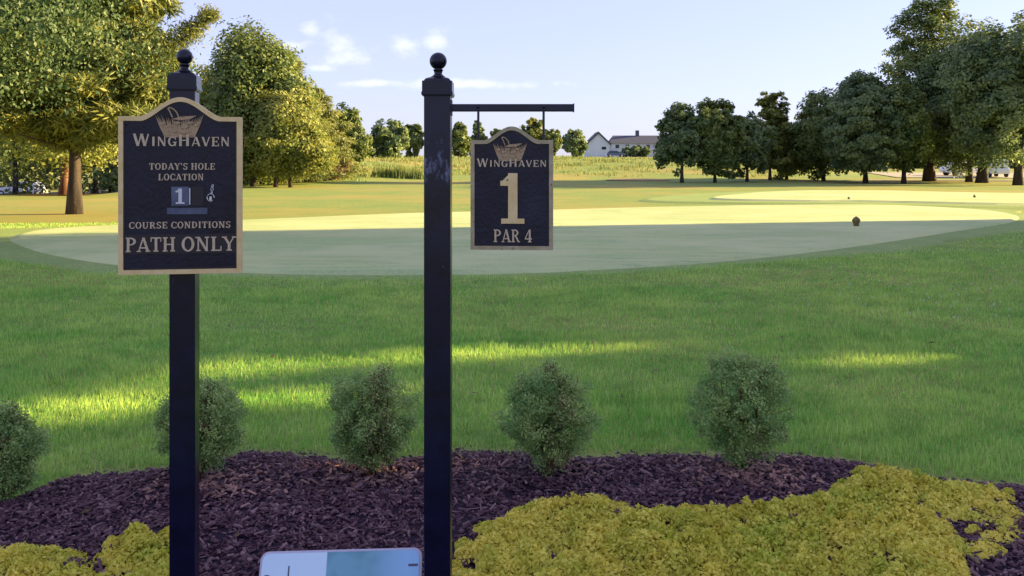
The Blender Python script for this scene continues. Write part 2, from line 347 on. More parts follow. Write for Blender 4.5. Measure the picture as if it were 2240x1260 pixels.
# mulch bed
edge_px = [(-300, 1150), (0, 1118), (70, 1075), (180, 1030), (360, 1018), (520, 985), (560, 978), (700, 985), (850, 1003), (1000, 975), (1090, 978), (1290, 988), (1480, 985), (1700, 985), (1860, 1000), (2060, 1040), (2240, 1052), (2600, 1060)]
ex = np.array([G(*p)[0] for p in edge_px]); ey = np.array([G(*p)[1] for p in edge_px])
def bed_edge(x): return np.interp(x, ex, ey)
def bed_z(x, y):
    d = bed_edge(x) - y
    return -0.02 + 0.055 * ss(0, 0.35, d) + 0.008 * np.sin(x * 9 + y * 4) * ss(0, 0.3, d) + 0.006 * np.sin(x * 5.3 - y * 11) * ss(0, 0.3, d)
bx = np.linspace(-7, 7.5, 220); t = np.linspace(0, 1, 60) ** 1.5
v = []
for r in t:
    yy = bed_edge(bx) + 0.03 - r * (bed_edge(bx) + 0.03 - 1.2); v += list(np.stack([bx, yy, bed_z(bx, yy)], 1))
nb = len(bx); I, J = np.meshgrid(np.arange(nb - 1), np.arange(59)); a = (J * nb + I).ravel()
mb = MB(); mb.add(v, np.stack([a, a + nb, a + nb + 1, a + 1], 1).tolist()); struct(mb.build('mulch_bed', M['soil'], smooth=True), 'dark mulch planting bed')

# bark chips: flattened irregular slabs
def rotmats(n, tiltmax):
    yaw = rng.uniform(0, 2 * math.pi, n); pit = rng.uniform(-tiltmax, tiltmax, n); rol = rng.uniform(-tiltmax, tiltmax, n)
    cy, sy_, cp, sp, cr, sr = np.cos(yaw), np.sin(yaw), np.cos(pit), np.sin(pit), np.cos(rol), np.sin(rol)
    Rm = np.empty((n, 3, 3))
    Rm[:, 0] = np.stack([cy * cp, cy * sp * sr - sy_ * cr, cy * sp * cr + sy_ * sr], 1)
    Rm[:, 1] = np.stack([sy_ * cp, sy_ * sp * sr + cy * cr, sy_ * sp * cr - cy * sr], 1)
    Rm[:, 2] = np.stack([-sp, cp * sr, cp * cr], 1); return Rm
def chips(name, x, y, z, L, W, T, m, tintv):
    n = len(x); Rm = rotmats(n, 0.5)
    base = np.array([(-.5, -.35, 0), (.42, -.5, 0), (.5, .3, 0), (-.38, .5, 0), (-.42, -.28, 1), (.34, -.4, 1), (.42, .25, 1), (-.3, .4, 1)])
    v = base[None] * np.stack([L, W, T], 1)[:, None, :]; v = v * (1 + rng.uniform(-.15, .15, v.shape))
    v = np.einsum('nij,nkj->nki', Rm, v) + np.stack([x, y, z], 1)[:, None, :]
    q = np.array([(4, 5, 6, 7), (0, 1, 5, 4), (1, 2, 6, 5), (2, 3, 7, 6), (3, 0, 4, 7)])
    V = v[:, q.ravel(), :].reshape(-1, 3); return fast_mesh(name, V, 4, m, tint=np.repeat(tintv, 5))
n = 62000
cx = rng.uniform(-4.9, 5.4, n); cy = rng.uniform(0, 1, n); cy = bed_edge(cx) - 0.02 - cy ** 1.2 * (bed_edge(cx) - 2.9)
o = chips('bark_chips', cx, cy, bed_z(cx, cy) + rng.uniform(-.004, .012, n), rng.lognormal(-3.65, .55, n).clip(.008, .11), rng.lognormal(-4.6, .4, n).clip(.003, .025), rng.uniform(.002, .010, n), M['chip'], rng.uniform(0, 1, n) ** 3.0)
tag(o, 'loose dark purple brown bark chips covering the bed', 'mulch', kind='stuff')
dry = []  # chip patches laid where sun dapples are painted on the mulch
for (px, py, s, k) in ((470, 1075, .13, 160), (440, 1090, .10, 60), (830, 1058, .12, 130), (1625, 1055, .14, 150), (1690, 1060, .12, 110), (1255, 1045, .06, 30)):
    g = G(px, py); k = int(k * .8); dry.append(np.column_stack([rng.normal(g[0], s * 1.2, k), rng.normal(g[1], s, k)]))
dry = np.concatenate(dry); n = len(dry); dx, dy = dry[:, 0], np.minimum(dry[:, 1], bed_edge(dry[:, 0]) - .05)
o = chips('sunlit_bark_chips', dx, dy, bed_z(dx, dy) + .012, rng.uniform(.02, .06, n), rng.uniform(.008, .02, n), rng.uniform(.004, .009, n), M['sunlitchip'], rng.uniform(0, 1, n))
tag(o, 'reddish bark chips coloured as sunlit patches round the shrub bases', 'mulch', kind='stuff')

n = 420; lx_ = rng.uniform(-3.4, 6, n); ly_ = rng.uniform(3.2, 13, n); inb = ly_ < bed_edge(lx_); k = (rng.random(n) < np.where(inb, 1, .35)) & (np.abs(lx_) < .6 * ly_ + .3); lx_, ly_, inb = lx_[k], ly_[k], inb[k]; n = len(lx_)
lz_ = np.where(inb, bed_z(lx_, ly_) + .016, .052); a_ = rng.uniform(0, 6.28, n); nr_ = rng.normal(0, .35, (n, 3)) + np.array([0, 0, 1]); nr_ /= np.linalg.norm(nr_, axis=1)[:, None]; ax_ = np.stack([np.cos(a_), np.sin(a_), 0 * a_], 1); ax_ -= nr_ * np.sum(ax_ * nr_, 1)[:, None]; bx_ = np.cross(nr_, ax_); sz_ = rng.uniform(.015, .032, n)[:, None]; cc_ = np.stack([lx_, ly_, lz_], 1)
LV = np.stack([cc_ - ax_ * sz_, cc_ - bx_ * sz_ * .5, cc_ + ax_ * sz_, cc_ + bx_ * sz_ * .5], 1).reshape(-1, 3)
tag(fast_mesh('fallen_leaves', LV, 4, M['leaf_brown'], None, tint=rng.random(n)), 'scattered brown fallen leaves on the mulch and grass', 'leaves', kind='stuff')

# grass blades near the camera (single tapered triangles)
def blades(name, x, y, z, h, w, m, tintv, lean=.45):
    n = len(x); yaw = rng.uniform(0, 2 * math.pi, n); d = np.stack([np.cos(yaw), np.sin(yaw), np.zeros(n)], 1)
    ly = rng.uniform(0, 2 * math.pi, n); la = rng.uniform(0, lean, n) * h
    b = np.stack([x, y, z], 1); tip = b + np.stack([np.cos(ly) * la, np.sin(ly) * la, h], 1)
    V = np.stack([b - d * w[:, None] / 2, b + d * w[:, None] / 2, tip], 1).reshape(-1, 3)
    return fast_mesh(name, V, 3, m, tint=tintv)
dd1 = tee_poly - tee_poly.mean(0); dd1 /= np.linalg.norm(dd1, axis=1)[:, None]
xs = []; ys = []
for (y0, y1, dens) in ((4.2, 6.2, 5200), (6.2, 8.5, 3300), (8.5, 11.5, 1900), (11.5, 16, 900), (16, 24, 300)):
    w0 = 0.60 * y1 + 2.6; n = int(2 * w0 * (y1 - y0) * dens)
    x = rng.uniform(-w0, w0, n); y = rng.uniform(y0, y1, n); k = np.abs(x) < 0.6 * y + 2.5
    xs.append(x[k]); ys.append(y[k])
x = np.concatenate(xs); y = np.concatenate(ys)
k = (y > bed_edge(x) - .03 + rng.normal(0, .02, len(x))) & ~in_poly(x, y, tee_poly + dd1 * np.array([1.5, .25])); x = x[k]; y = y[k]
hh = rng.uniform(.025, .065, len(x)) * (1 + .25 * np.sin(x * 1.7 + np.sin(y * 2.1)) * np.sin(y * 1.3)); ww = rng.uniform(.003, .006, len(x)) * (1 + y * .12)
patch = .5 + .5 * np.sin(x * 2.3 + 1.7 * np.sin(y * 1.9)) * np.sin(y * 2.9 + np.sin(x * 1.3))
patch2 = np.sin(x * 6.1 + 2.2 * np.sin(y * 4.3)) * np.sin(y * 7.7 + 1.9 * np.sin(x * 3.9)); tn = np.clip(rng.uniform(0, 1, len(x)) ** 2.2 * .85 + .35 * patch ** 2 + .22 * patch2, 0, 1); hh = hh * (1 + .25 * patch2)
o = blades('grass', x, y, np.zeros(len(x)) - .003, hh, ww, M['blade'], tn)
tag(o, 'shaggy green rough grass between the bed and the tee', 'grass', kind='stuff')
n = 500; fx = rng.uniform(2, 9, n); fy = rng.uniform(8.6, 14, n); k = (fx / fy > .36) & (np.abs(fy - 10.6) < 1.0 + rng.exponential(.5, n)) & ~in_poly(fx, fy, tee_poly); fx = fx[k]; fy = fy[k]
mb = MB()
for a_, b_ in zip(fx, fy):
    r = random.Random(int(a_ * 1e5)).uniform(.006, .012); zc = .055
    mb.add([(a_ - r, b_, zc), (a_, b_ - r, zc), (a_ + r, b_, zc), (a_, b_ + r, zc), (a_, b_, zc + r), (a_, b_, zc - r)], [(0, 1, 4), (1, 2, 4), (2, 3, 4), (3, 0, 4), (1, 0, 5), (2, 1, 5), (3, 2, 5), (0, 3, 5)])
tag(mb.build('clover_flowers', M['petal']), 'tiny white clover flowers dotted through the rough at the right', 'clover', kind='stuff')

# tall fescue on the rising bank beyond the fairway
xs = []; ys = []
for k in range(5):
    n = 26000; y = rng.uniform(74, 135, n); u = rng.uniform(-.33, .36, n); x = u * y
    w = np.sin(x * .21 + k) * np.sin(y * .17 + 2 * k)
    lim = 90 - 18 * ss(-.02, -.22, u) + 2.5 * np.sin(u * 40)
    w2 = np.sin(x * .55 + 1.3 * np.sin(y * .3)) * np.sin(y * .8 + np.sin(x * .4)); kk = (y > lim) & (w > -.2) & (w2 + rng.normal(0, .35, n) > -.15) & (rng.random(n) < ss(0, 9, y - lim) * .9 + .1); xs.append(x[kk]); ys.append(y[kk])
x = np.concatenate(xs); y = np.concatenate(ys)
dark = (y < 96) & (x / y < -.09); h = rng.gamma(1.8, .09, len(x)).clip(.04, .8) * (1 + .6 * np.sin(x * .6) * np.sin(y * .45)); h = np.where(y > 118, h * .8, h)
o = blades('fescue', x, y, terr(x, y) - .05, h, rng.uniform(.08, .2, len(x)), M['fescue'], rng.uniform(0, 1, len(x)), .6)
tag(o, 'tall tan and green fescue covering the bank beyond the fairway', 'grass', kind='stuff')
n = 900; c0 = rng.uniform(-.155, -.10, 22); ci = rng.integers(0, 22, n); y = rng.normal(83.5, .6, n); x = (c0[ci] + rng.normal(0, .0022, n)) * y
o = blades('reeds', x, y, terr(x, y) - .05, rng.uniform(.5, 1.5, n), rng.uniform(.05, .12, n), M['leaf_mid'], rng.uniform(0, 1, n), .25)
tag(o, 'dark green reeds standing at the foot of the fescue bank', 'reeds', kind='stuff')

# ------------------------------------------------------------------ foliage
def unit(n): v = rng.normal(size=(n, 3)); return v / np.linalg.norm(v, axis=1)[:, None]
def leaf_quads(c, nrm, size, aspect=.6, axis=None):
    n = len(c); a = unit(n) if axis is None else axis
    a = a - nrm * np.sum(a * nrm, 1)[:, None]; a /= (np.linalg.norm(a, axis=1)[:, None] + 1e-9); b = np.cross(nrm, a)
    s = size[:, None]; return np.stack([c - a * s * .5, c - b * s * .5 * aspect, c + a * s * .5, c + b * s * .5 * aspect], 1).reshape(-1, 3)
def crown_points(h0, h1, r, shape, nclump, per, clump_r, lobes=13, top=1.0):
    """clumps hanging on lobes; returns leaf centres, clump id"""
    hc = (h0 + h1) / 2; hr = (h1 - h0) / 2
    if shape == 'round':
        L = unit(lobes); L[:, 2] = L[:, 2] * .9; rad = rng.uniform(.35, .62, lobes)[:, None]
        lc = L * rad * np.array([r, r, hr]); lr = rng.uniform(.34, .54, lobes)
        lc = np.vstack([lc, [[0, 0, 0]], [[0, 0, hr * .35]]]); lr = np.append(lr, [.62, .55])
        li = rng.integers(0, len(lc), nclump); d = unit(nclump); d[:, 2] = np.where(rng.random(nclump) < .35, np.abs(d[:, 2]), d[:, 2])
        cc = lc[li] + d * (rng.uniform(.35, 1.06, nclump) ** .55 * lr[li])[:, None] * np.array([r, r, hr])
        cc[:, 2] += hc
    elif shape == 'column':     # upright, several spires
        tt = rng.beta(1.15, 1.3, nclump); ns = 7; ang = rng.uniform(0, 6.28, ns); rr = rng.uniform(.1, .62, ns) * r; hs = h1 - (h1 - h0) * rng.uniform(.0, .28, ns) * (rr / r) * 1.6
        si = rng.integers(0, ns, nclump); zz = h0 + tt * (hs[si] - h0); prof = np.sin(np.clip(tt * .93 + .07, 0, 1) * math.pi) ** .6 * .52 + .05
        d = unit(nclump); cc = np.column_stack([np.cos(ang[si]) * rr[si] * (1 - .35 * tt), np.sin(ang[si]) * rr[si] * (1 - .35 * tt), zz]) + d * np.array([1, 1, .3]) * (prof * r)[:, None]
    else:                       # cone of layered limbs
        tt = rng.random(nclump) ** 1.25; layer = np.round(tt * 11 + rng.normal(0, .12, nclump)) / 11
        prof = (1 - layer) ** .75 * (.8 + .2 * np.sin(layer * 37)) + .04; g = rng.uniform(0, 6.28, nclump); rr = np.sqrt(rng.random(nclump)) * prof * r
        cc = np.column_stack([np.cos(g) * rr, np.sin(g) * rr, h0 + layer * (h1 - h0) + (rr / r) * .10 * (h1 - h0) + rng.normal(0, .012 * (h1 - h0), nclump)])
    ci = np.repeat(np.arange(nclump), per); off = unit(len(ci)) * (rng.random(len(ci)) ** .5 * clump_r)[:, None] * np.array([1, 1, .75])
    return cc[ci] + off, ci, cc
SKY_HOLES = None
def tree(name, label, px, D, top_px, half_px, bot_px, shape='round', leafm='leaf_mid', trunk_px=10, nclump=170, per=70, lsize=None, group=None, base_px=None, fork=0, lean=0, cat='tree', asym=0, carve=None, loc=None, bark='bark', size=None, dense=1.0, clump=0.17):
    if loc is None: x = (px - 1120) / F * D; y = D
    else: x, y = loc
    z0 = float(terr(x, y)) if base_px is None else EYE - (base_px - HZ) / F * D
    if size is None: H = (EYE - (top_px - HZ) / F * D) - z0; h0 = max(.15, (EYE - (bot_px - HZ) / F * D) - z0); r = half_px / F * D
    else: H, h0, r = size
    t = thing(name, label, cat, (x, y, z0), 0, group)
    tr = trunk_px / F * D / 2 if size is None else .22
    # trunk and limbs
    mb = MB(); nseg = 9; topz = h0 + (H - h0) * .72; ph = rng.uniform(0, 6.28)
    def wob(s): return np.array([math.sin(s * 2.1 + ph) * tr * .7 + lean * s * (h0 + .3 * H), math.cos(s * 1.7 + ph) * tr * .5, 0])
    stems = [0] if not fork else [-1, 1]
    for st in stems:
        pts = []; rad = []
        for i in range(nseg + 1):
            s = i / nseg; o_ = wob(s); o_[0] += st * fork * max(0, s - .08) * H * .22
            pts.append(np.array([0, 0, s * topz - .15 * (i == 0)]) + o_); rad.append(tr * (1 + .5 * math.exp(-s * 18)) * (1 - s) ** .7 * (.72 if fork else 1) + .012)
        mb.tube(pts, rad, 9)
        pts = np.array(pts)
        nl = 9 if shape != 'cone' else 22
        for j in range(nl):
            s = max(h0 * .9, .12) / topz + (1 - h0 * .9 / topz) * (j + .4) / nl * .92; s = min(s, .95); k = min(int(s * nseg), nseg - 1); p = pts[k] + (pts[k + 1] - pts[k]) * (s * nseg - k)
            g = j * 2.4 + ph; ln = r * (.75 if shape == 'round' else .45) * (1 - .45 * s) if shape != 'cone' else r * (1 - s) ** .75 * .95
            up = .55 if shape == 'round' else (1.3 if shape == 'column' else .12); d = np.array([math.cos(g), math.sin(g), 0])
            mb.tube([p, p + d * ln * .35 + (0, 0, ln * .25 * up), p + d * ln * .7 + (0, 0, ln * .6 * up), p + d * ln + (0, 0, ln * up)], [tr * .42 * (1 - s * .6), tr * .3 * (1 - s * .6), tr * .18 * (1 - s * .5), .012], 6)
    mb.build('trunk', M[bark], t, smooth=True)
    c, ci, cc = crown_points(h0, H, r, shape, int(nclump * 1.35), int(per * dense), clump * r * 1.15 if shape != 'cone' else clump * .9 * r); nclump = int(nclump * 1.35)
    if shape != 'cone' or leafm != 'needle' or D > 40:
        ex_ = np.percentile(np.abs(c[:, :2]).max(1), 95); c[:, :2] *= r / ex_
        lo_, hi_ = np.percentile(c[:, 2], [1.2, 99.4]); c[:, 2] = h0 + (c[:, 2] - lo_) * (H - h0) / (hi_ - lo_)
    c[:, 0] += lean * (h0 + .3 * H) * .6 + asym * r
    ls = lsize or .0047 * D
    n = len(c); hash_ = rng.random(nclump)
    if carve is not None:
        w = c + np.array([x, y, z0]); k = carve(w); c = c[k]; ci = ci[k]; n = len(c)
    ow = c - np.array([asym * r, 0, (h0 + H) / 2]); ow /= np.linalg.norm(ow, axis=1)[:, None] + 1e-6; oc = c - cc[ci]; oc = oc / (np.linalg.norm(oc, axis=1)[:, None] + 1e-6)
    nr = unit(n) * .7 + ow * .45 + oc * .35 + np.array([0, 0, .25]); nr /= np.linalg.norm(nr, axis=1)[:, None]
    if shape == 'cone' and leafm == 'needle':
        ax = (c - cc[ci] - (asym * r, 0, 0)); ax /= np.linalg.norm(ax, axis=1)[:, None] + 1e-6
        V = leaf_quads(c, nr, rng.uniform(.8, 1.6, n) * ls * 1.5, .16, ax)
    else: V = leaf_quads(c, nr, rng.uniform(.6, 1.4, n) * ls, .62)
    fast_mesh('crown', V, 4, M[leafm], t, tint=np.clip(hash_[ci] * .75 + rng.random(n) * .28 - .05, 0, 1))
    return t

GL = 'trees at the left edge'; GC = 'trees beyond the left sign'; GF = 'small trees on the far bank'; GR = 'trees behind the tees at the right'
# left edge
pine = tree('pine_tree', 'large spreading pine with a thick grey trunk nearest the left edge of the tee', 172, 28.7, -420, 262, 318, 'cone', 'needle', 25, 900, 120, .21, GL, asym=.0, clump=.13)
mb = MB(); mb.tube([(-.05, -.1, 2.52), (-.45, -.35, 2.58), (-.85, -.6, 2.62)], [.05, .04, .02], 8); mb.build('bare_limb', M['limb'], pine)
mb = MB(); mb.tube([(2.6, -.5, 4.9), (3.7, -.5, 5.7), (4.6, -.5, 6.5)], [.04, .03, .01], 6); mb.build('branch', M['bark'], pine)
tt_ = rng.random(5200) ** .8; cb = np.stack([1.7 + 2.9 * tt_, -.5 + 0 * tt_, 4.35 + 2.15 * tt_ ** 1.15], 1); cb[:, 2] += .12 * np.sin(tt_ * 30); cb += rng.normal(0, 1, cb.shape) * np.array([.20, .35, .24]) * (1.5 - 1.1 * tt_)[:, None]; nb_ = unit(5200)
fast_mesh('branch_foliage', leaf_quads(cb, nb_, rng.uniform(.10, .24, 5200), .2), 4, M['needle'], pine, tint=rng.random(5200))
tree('broadleaf_tree', 'tall dark green broadleaf tree whose leaves hang into the top left corner', 0, 22, 0, 0, 0, 'round', 'leaf_deep', 10, 820, 190, .105, GL, loc=(-15.4, 22), size=(12.5, 3.1, 6.6), clump=.12)
tree('broadleaf_tree', 'yellow green tree with a reddish trunk standing in a ring of red mulch', 137, 48, 95, 190, 345, 'round', 'leaf_warm', 17, 420, 90, .2, GL, bark='redbark')
tree('broadleaf_tree', 'bright yellow green tree over the white car at the far left', 30, 72, 60, 190, 372, 'round', 'leaf_warm', 10, 330, 80, .36, GL)
tree('broadleaf_tree', 'bushy sunlit tree just left of the hole location board', 205, 80, 70, 130, 400, 'round', 'leaf_warm', 10, 300, 80, .32, GL)
tree('broadleaf_tree', 'mid green tree hidden behind the hole location board', 330, 85, 90, 130, 400, 'round', 'leaf_mid', 10, 300, 80, .32, GL)
tree('evergreen_shrub', 'dark blue green evergreen bush beside the left edge of the hole location board', 238, 60, 345, 26, 416, 'column', 'leaf_dark', 5, 60, 70, .18, None, cat='shrub')
# centre left group
tree('broadleaf_tree', 'tallest rounded tree beyond the left sign with two dark trunks beneath', 556, 66, 72, 116, 372, 'round', 'leaf_mid', 10, 420, 90, .27, GC)
tree('broadleaf_tree', 'short yellow green tree standing in front of the tall rounded tree', 606, 63.5, 205, 92, 378, 'round', 'leaf_warm', 8, 300, 90, .24, GC)
tree('broadleaf_tree', 'small yellow tree with the right hand slim trunk of the pair', 634, 62.5, 235, 78, 372, 'round', 'leaf_warm', 7, 260, 80, .24, GC)
tree('pine_tree', 'dark feathery pine rising to the right of the tallest rounded tree', 622, 72, 118, 95, 390, 'cone', 'needle', 10, 420, 60, .28, GC, clump=.17)
tree('pine_tree', 'lower pine with ragged tips stepping down beside the tall group', 690, 78, 198, 78, 385, 'cone', 'needle', 10, 380, 55, .30, GC, clump=.18)
tree('broadleaf_tree', 'rounded olive tree at the right end of the left hand group', 752, 88, 240, 50, 372, 'round', 'leaf_mid', 9, 200, 70, .34, GC)
tree('broadleaf_tree', 'broad yellow green tree half hidden by the right edge of the left board', 480, 74, 150, 95, 395, 'round', 'leaf_warm', 9, 260, 80, .3, GC)
tree('dry_shrub', 'brownish dry shrub at the foot of the left hand tree group', 706, 76, 342, 46, 392, 'round', 'leaf_brown', 4, 60, 60, .2, None, cat='shrub')
tree('dry_shrub', 'low olive shrub under the board side of the tree group', 560, 70, 360, 34, 405, 'round', 'leaf_warm', 4, 50, 60, .2, None, cat='shrub')
# far bank
FB = [(793, 128, 298, 26, 352, 'leaf_dark', 'dark bush like tree between the left group and the round dark tree'),
      (850, 128, 266, 38, 352, 'leaf_dark', 'round dark tree alone on the bank left of the second post'),
      (905, 140, 274, 24, 340, 'leaf_mid', 'paler tree touching the left side of the second post'),
      (1004, 140, 270, 24, 338, 'leaf_mid', 'tree on the bank just right of the second post'),
      (1044, 150, 268, 18, 338, 'leaf_dark', 'narrow dark tree behind the left hanger rod'),
      (1100, 152, 285, 24, 340, 'leaf_dark', 'far tree hidden behind the arched top of the hanging board'),
      (1168, 150, 262, 24, 338, 'leaf_warm', 'yellow green tree behind the right hanger rod'),
      (1205, 150, 285, 20, 342, 'leaf_mid', 'small tree showing past the right edge of the hanging board'),
      (1256, 160, 286, 25, 338, 'leaf_dark', 'small dark round tree beside the white gabled house')]
for (px, D, tp, hw, bp, lm, lab) in FB:
    tree('broadleaf_tree', lab, px, D, tp, hw, bp, 'round', lm, 4, 110, 60, .5, GF)
# right group
RG = [(1494, 75, 232, 48, 368, 'round', 'leaf_dark', 7, 'leftmost small tree with a slim bare trunk right of the house'),
      (1562, 76, 226, 56, 385, 'round', 'leaf_mid', 6, 'full dark round tree, second from the left in the right hand row'),
      (1634, 80, 258, 46, 388, 'round', 'leaf_dark', 6, 'low dark tree tucked against the narrow tree'),
      (1686, 84, 206, 36, 380, 'column', 'leaf_warm', 6, 'narrow upright tree with a spiky tip above its neighbours'),
      (1722, 86, 275, 42, 392, 'round', 'leaf_warm', 6, 'sunlit yellow green tree at the foot of the narrow tree'),
      (1800, 84, 206, 72, 382, 'round', 'leaf_mid', 7, 'rounded grey green tree in the middle of the right hand row'),
      (1890, 78, 165, 76, 378, 'column', 'leaf_dark', 9, 'tall dark tree with upright tips over a slim trunk'),
      (1974, 77, 190, 66, 372, 'round', 'leaf_mid', 9, 'mid green tree before the tallest tree with a straight slim trunk'),
      (2038, 84, 2, 100, 352, 'column', 'leaf_mid', 21, 'tallest tree on the right with a pointed golden top'),
      (2118, 82, 110, 112, 360, 'round', 'leaf_dark', 12, 'broad dark tree between the tallest tree and the leaning one')]
for (px, D, tp, hw, bp, sh, lm, tw, lab) in RG:
    big = hw > 55
    tree('broadleaf_tree', lab, px, D, tp, hw, bp - 12, sh, lm, tw, 420 if big else 210, 64, .30, GR, clump=.14 if big else .17)
tree('broadleaf_tree', 'wide dark tree with a leaning trunk near the right edge', 2140, 80, 80, 118, 350, 'round', 'leaf_dark', 20, 420, 85, .3, GR, lean=.12, clump=.14)
tree('broadleaf_tree', 'dark spreading tree with a forked trunk at the right edge', 2222, 72.5, 48, 120, 335, 'round', 'leaf_dark', 22, 520, 85, .3, GR, fork=.35, clump=.13)
# distant tree belt behind the right group and left group
GB = 'distant trees closing the horizon'
for i, (px, D, tp, hw, lm, lab) in enumerate(((1780, 150, 325, 60, 'leaf_warm', 'pale distant tree seen under the middle of the right hand row'),
        (1900, 155, 320, 60, 'leaf_warm', 'pale distant tree seen left of the tallest tree trunk'),
        (2010, 160, 310, 70, 'leaf_mid', 'distant tree behind the thick trunk of the tallest tree'),
        (2120, 165, 322, 66, 'leaf_warm', 'distant yellow green tree behind the parked cars'),
        (2230, 160, 312, 60, 'leaf_mid', 'distant tree behind the forked trunk at the right edge'),
        (90, 125, 150, 120, 'leaf_mid', 'distant tree behind the bright tree over the white car'),
        (250, 130, 190, 110, 'leaf_mid', 'distant tree behind the bushes left of the board'),
        (420, 125, 180, 110, 'leaf_mid', 'distant tree behind the left sign post'),
        (-60, 120, 150, 120, 'leaf_mid', 'distant tree closing the far left edge'),
        (640, 120, 270, 90, 'leaf_mid', 'distant tree behind the pines of the left hand group'))):
    tree('broadleaf_tree', lab, px, D, tp, hw, 420 if px < 700 else 372, 'round', lm, 5, 150, 60, .5, GB)

# trees beyond the right edge of the frame; their shade falls over the foreground
tanE = math.tan(R(SUN_EL)); shx, shy = sd[0] / sd[2], sd[1] / sd[2]
holes = []
def streak(x0, x1, p, w): holes.append((x0, x1, p, w))
PSL = sd[1] / sd[0]
streak(-3.9, -1.0, 6.34, .34); streak(-2.7, .3, 7.45, .26); streak(-.2, 1.1, 7.5, .0); streak(-3.6, -2.2, 7.0, -.02); streak(2.4, 3.6, 6.55, .06)
streak(-1.62, -1.32, 4.70, .05); streak(-.80, -.55, 4.66, .05); streak(1.05, 1.45, 4.24, .05)
def carve(w):  # cuts leaf gaps along sun rays to shape light streaks and shade edge
    qx = w[:, 0] - shx * w[:, 2]; qy = w[:, 1] - shy * w[:, 2]; p = qy - PSL * qx; keep = np.ones(len(w), bool)
    for (x0, x1, pc, hw) in holes:
        m = .3; keep &= ~((qx > x0 - m) & (qx < x1 + m) & (np.abs(p - pc) < (hw + .2) * (.78 + .3 * np.sin(qx * 4.1 + pc * 9) + .15 * np.sin(qx * 9.7))))
    keep &= ~(p > 21.8)
    return keep
GS = 'shade trees beyond the right side of the tee'
for i, (x, p, hgt, r, lab) in enumerate(((27, -4.5, 13, 5.2, 'nearest broad tree beyond the right side of the bed'),
        (30, 3.2, 14, 5.2, 'second broad shade tree beyond the right side of the bed'),
        (33, 10.5, 14.5, 5.6, 'third shade tree level with the near rough'),
        (34, 18.0, 15, 5.4, 'fourth shade tree level with the near edge of the tee'),
        (43, -1.0, 19, 5.8, 'rear shade tree standing behind the nearest pair'),  # rear row added to stop light leaking through the front crowns
        (45, 7.2, 20, 5.6, 'rear shade tree standing behind the second and third'),
        (46, 14.5, 20, 5.8, 'rear shade tree standing behind the third and fourth'),
        (47, 20.0, 19, 4.6, 'last rear shade tree nearest the sunlit strip'))):
    tree('broadleaf_tree', lab, 0, 0, 0, 0, 0, 'round', 'leaf_mid', nclump=430, per=55, lsize=.42, group=GS, loc=(x, p + PSL * x), size=(hgt, .6, r), carve=carve, clump=.2)

# ------------------------------------------------------------------ boxwood shrubs
def boxwood(px, base_py, top_py, half_px, label, seed, warm=.0):
    x, y = G(px, base_py); H = (base_py - top_py) / F * y; r = half_px / F * y; z0 = float(bed_z(np.array(x), np.array(min(y, float(bed_edge(x)) - .05))))
    t = thing('boxwood_shrub', label, 'shrub', (x, y, z0), 0, 'young boxwood shrubs along the back of the bed')
    mb = MB()
    for k in range(9):
        g = rng.uniform(0, 6.28); d = np.array([math.cos(g), math.sin(g), 0]); s = rng.uniform(.2, .65) * r
        mb.tube([(0, 0, -.02), d * s * .35 + (0, 0, H * .22), d * s * .8 + (0, 0, H * .5), d * s + (0, 0, H * rng.uniform(.7, .88))], [.006, .005, .004, .002], 5)
    mb.build('stems', M['redbark'], t)
    n = 34000; nc = 360
    d = unit(nc); tt = rng.random(nc) ** .33
    zc = .54 * H; cc = d * tt[:, None] * np.array([r * 1.0, r * 1.0, .45 * H])
    taper = 1 - .28 * np.clip(-cc[:, 2] / (.44 * H), 0, 1) - .12 * np.clip(cc[:, 2] / (.44 * H), 0, 1); lump = 1 + .12 * np.sin(d[:, 0] * 4 + seed * 1.7) * np.cos(d[:, 2] * 5 + seed) + .07 * np.sin(d[:, 1] * 9 + d[:, 2] * 7 + seed * 3)
    cc[:, 0] *= taper * lump; cc[:, 1] *= taper * lump; cc[:, 2] *= 1 + .10 * np.sin(d[:, 0] * 6 + seed * 2); cc *= rng.uniform(.86, 1.08, nc)[:, None]; cc[:, 2] += zc
    ci = rng.integers(0, nc, n); c = cc[ci] + rng.normal(0, 1, (n, 3)) * .017
    nr = unit(n) + np.array([0, 0, .4]); nr /= np.linalg.norm(nr, axis=1)[:, None]
    hs = rng.random(nc)
    dryc = (d[:, 0] > -.1) & (np.abs(d[:, 0] - .35 + .12 * seed % .3) < .28) & (d[:, 1] < .2) & (rng.random(nc) < (.75 if seed in (2, 3, 4) else .3))
    dm = dryc[ci] & (rng.random(n) < .5)
    fast_mesh('dry_foliage', leaf_quads(c[dm], nr[dm], rng.uniform(.009, .016, dm.sum()), .6), 4, M['leaf_brown'], t, tint=rng.random(dm.sum()))
    mb = MB()
    for k in range(46):
        e = cc[rng.integers(0, nc)]; b0 = np.array([e[0] * .25, e[1] * .25, H * .25 + .25 * e[2]]); tipp = e + (e - (0, 0, zc * .6)) * rng.uniform(.02, .16)
        mb.tube([b0, (b0 + e) / 2 + (0, 0, .015), tipp], [.003, .002, .0012], 4, cap=False)
    mb.build('twigs', M['redbark'], t)
    c, nr, ci = c[~dm], nr[~dm], ci[~dm]; n = len(c)
    side = np.clip(.5 + c[:, 0] / r * .5, 0, 1) * warm  # yellower toward the sun side, warm light put into the leaf tint
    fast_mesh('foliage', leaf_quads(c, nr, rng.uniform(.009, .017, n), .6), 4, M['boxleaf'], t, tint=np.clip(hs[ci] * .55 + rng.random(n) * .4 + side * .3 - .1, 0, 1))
    return t
boxwood(8, 1110, 878, 84, 'boxwood shrub cut off by the left edge of the photo', 1)
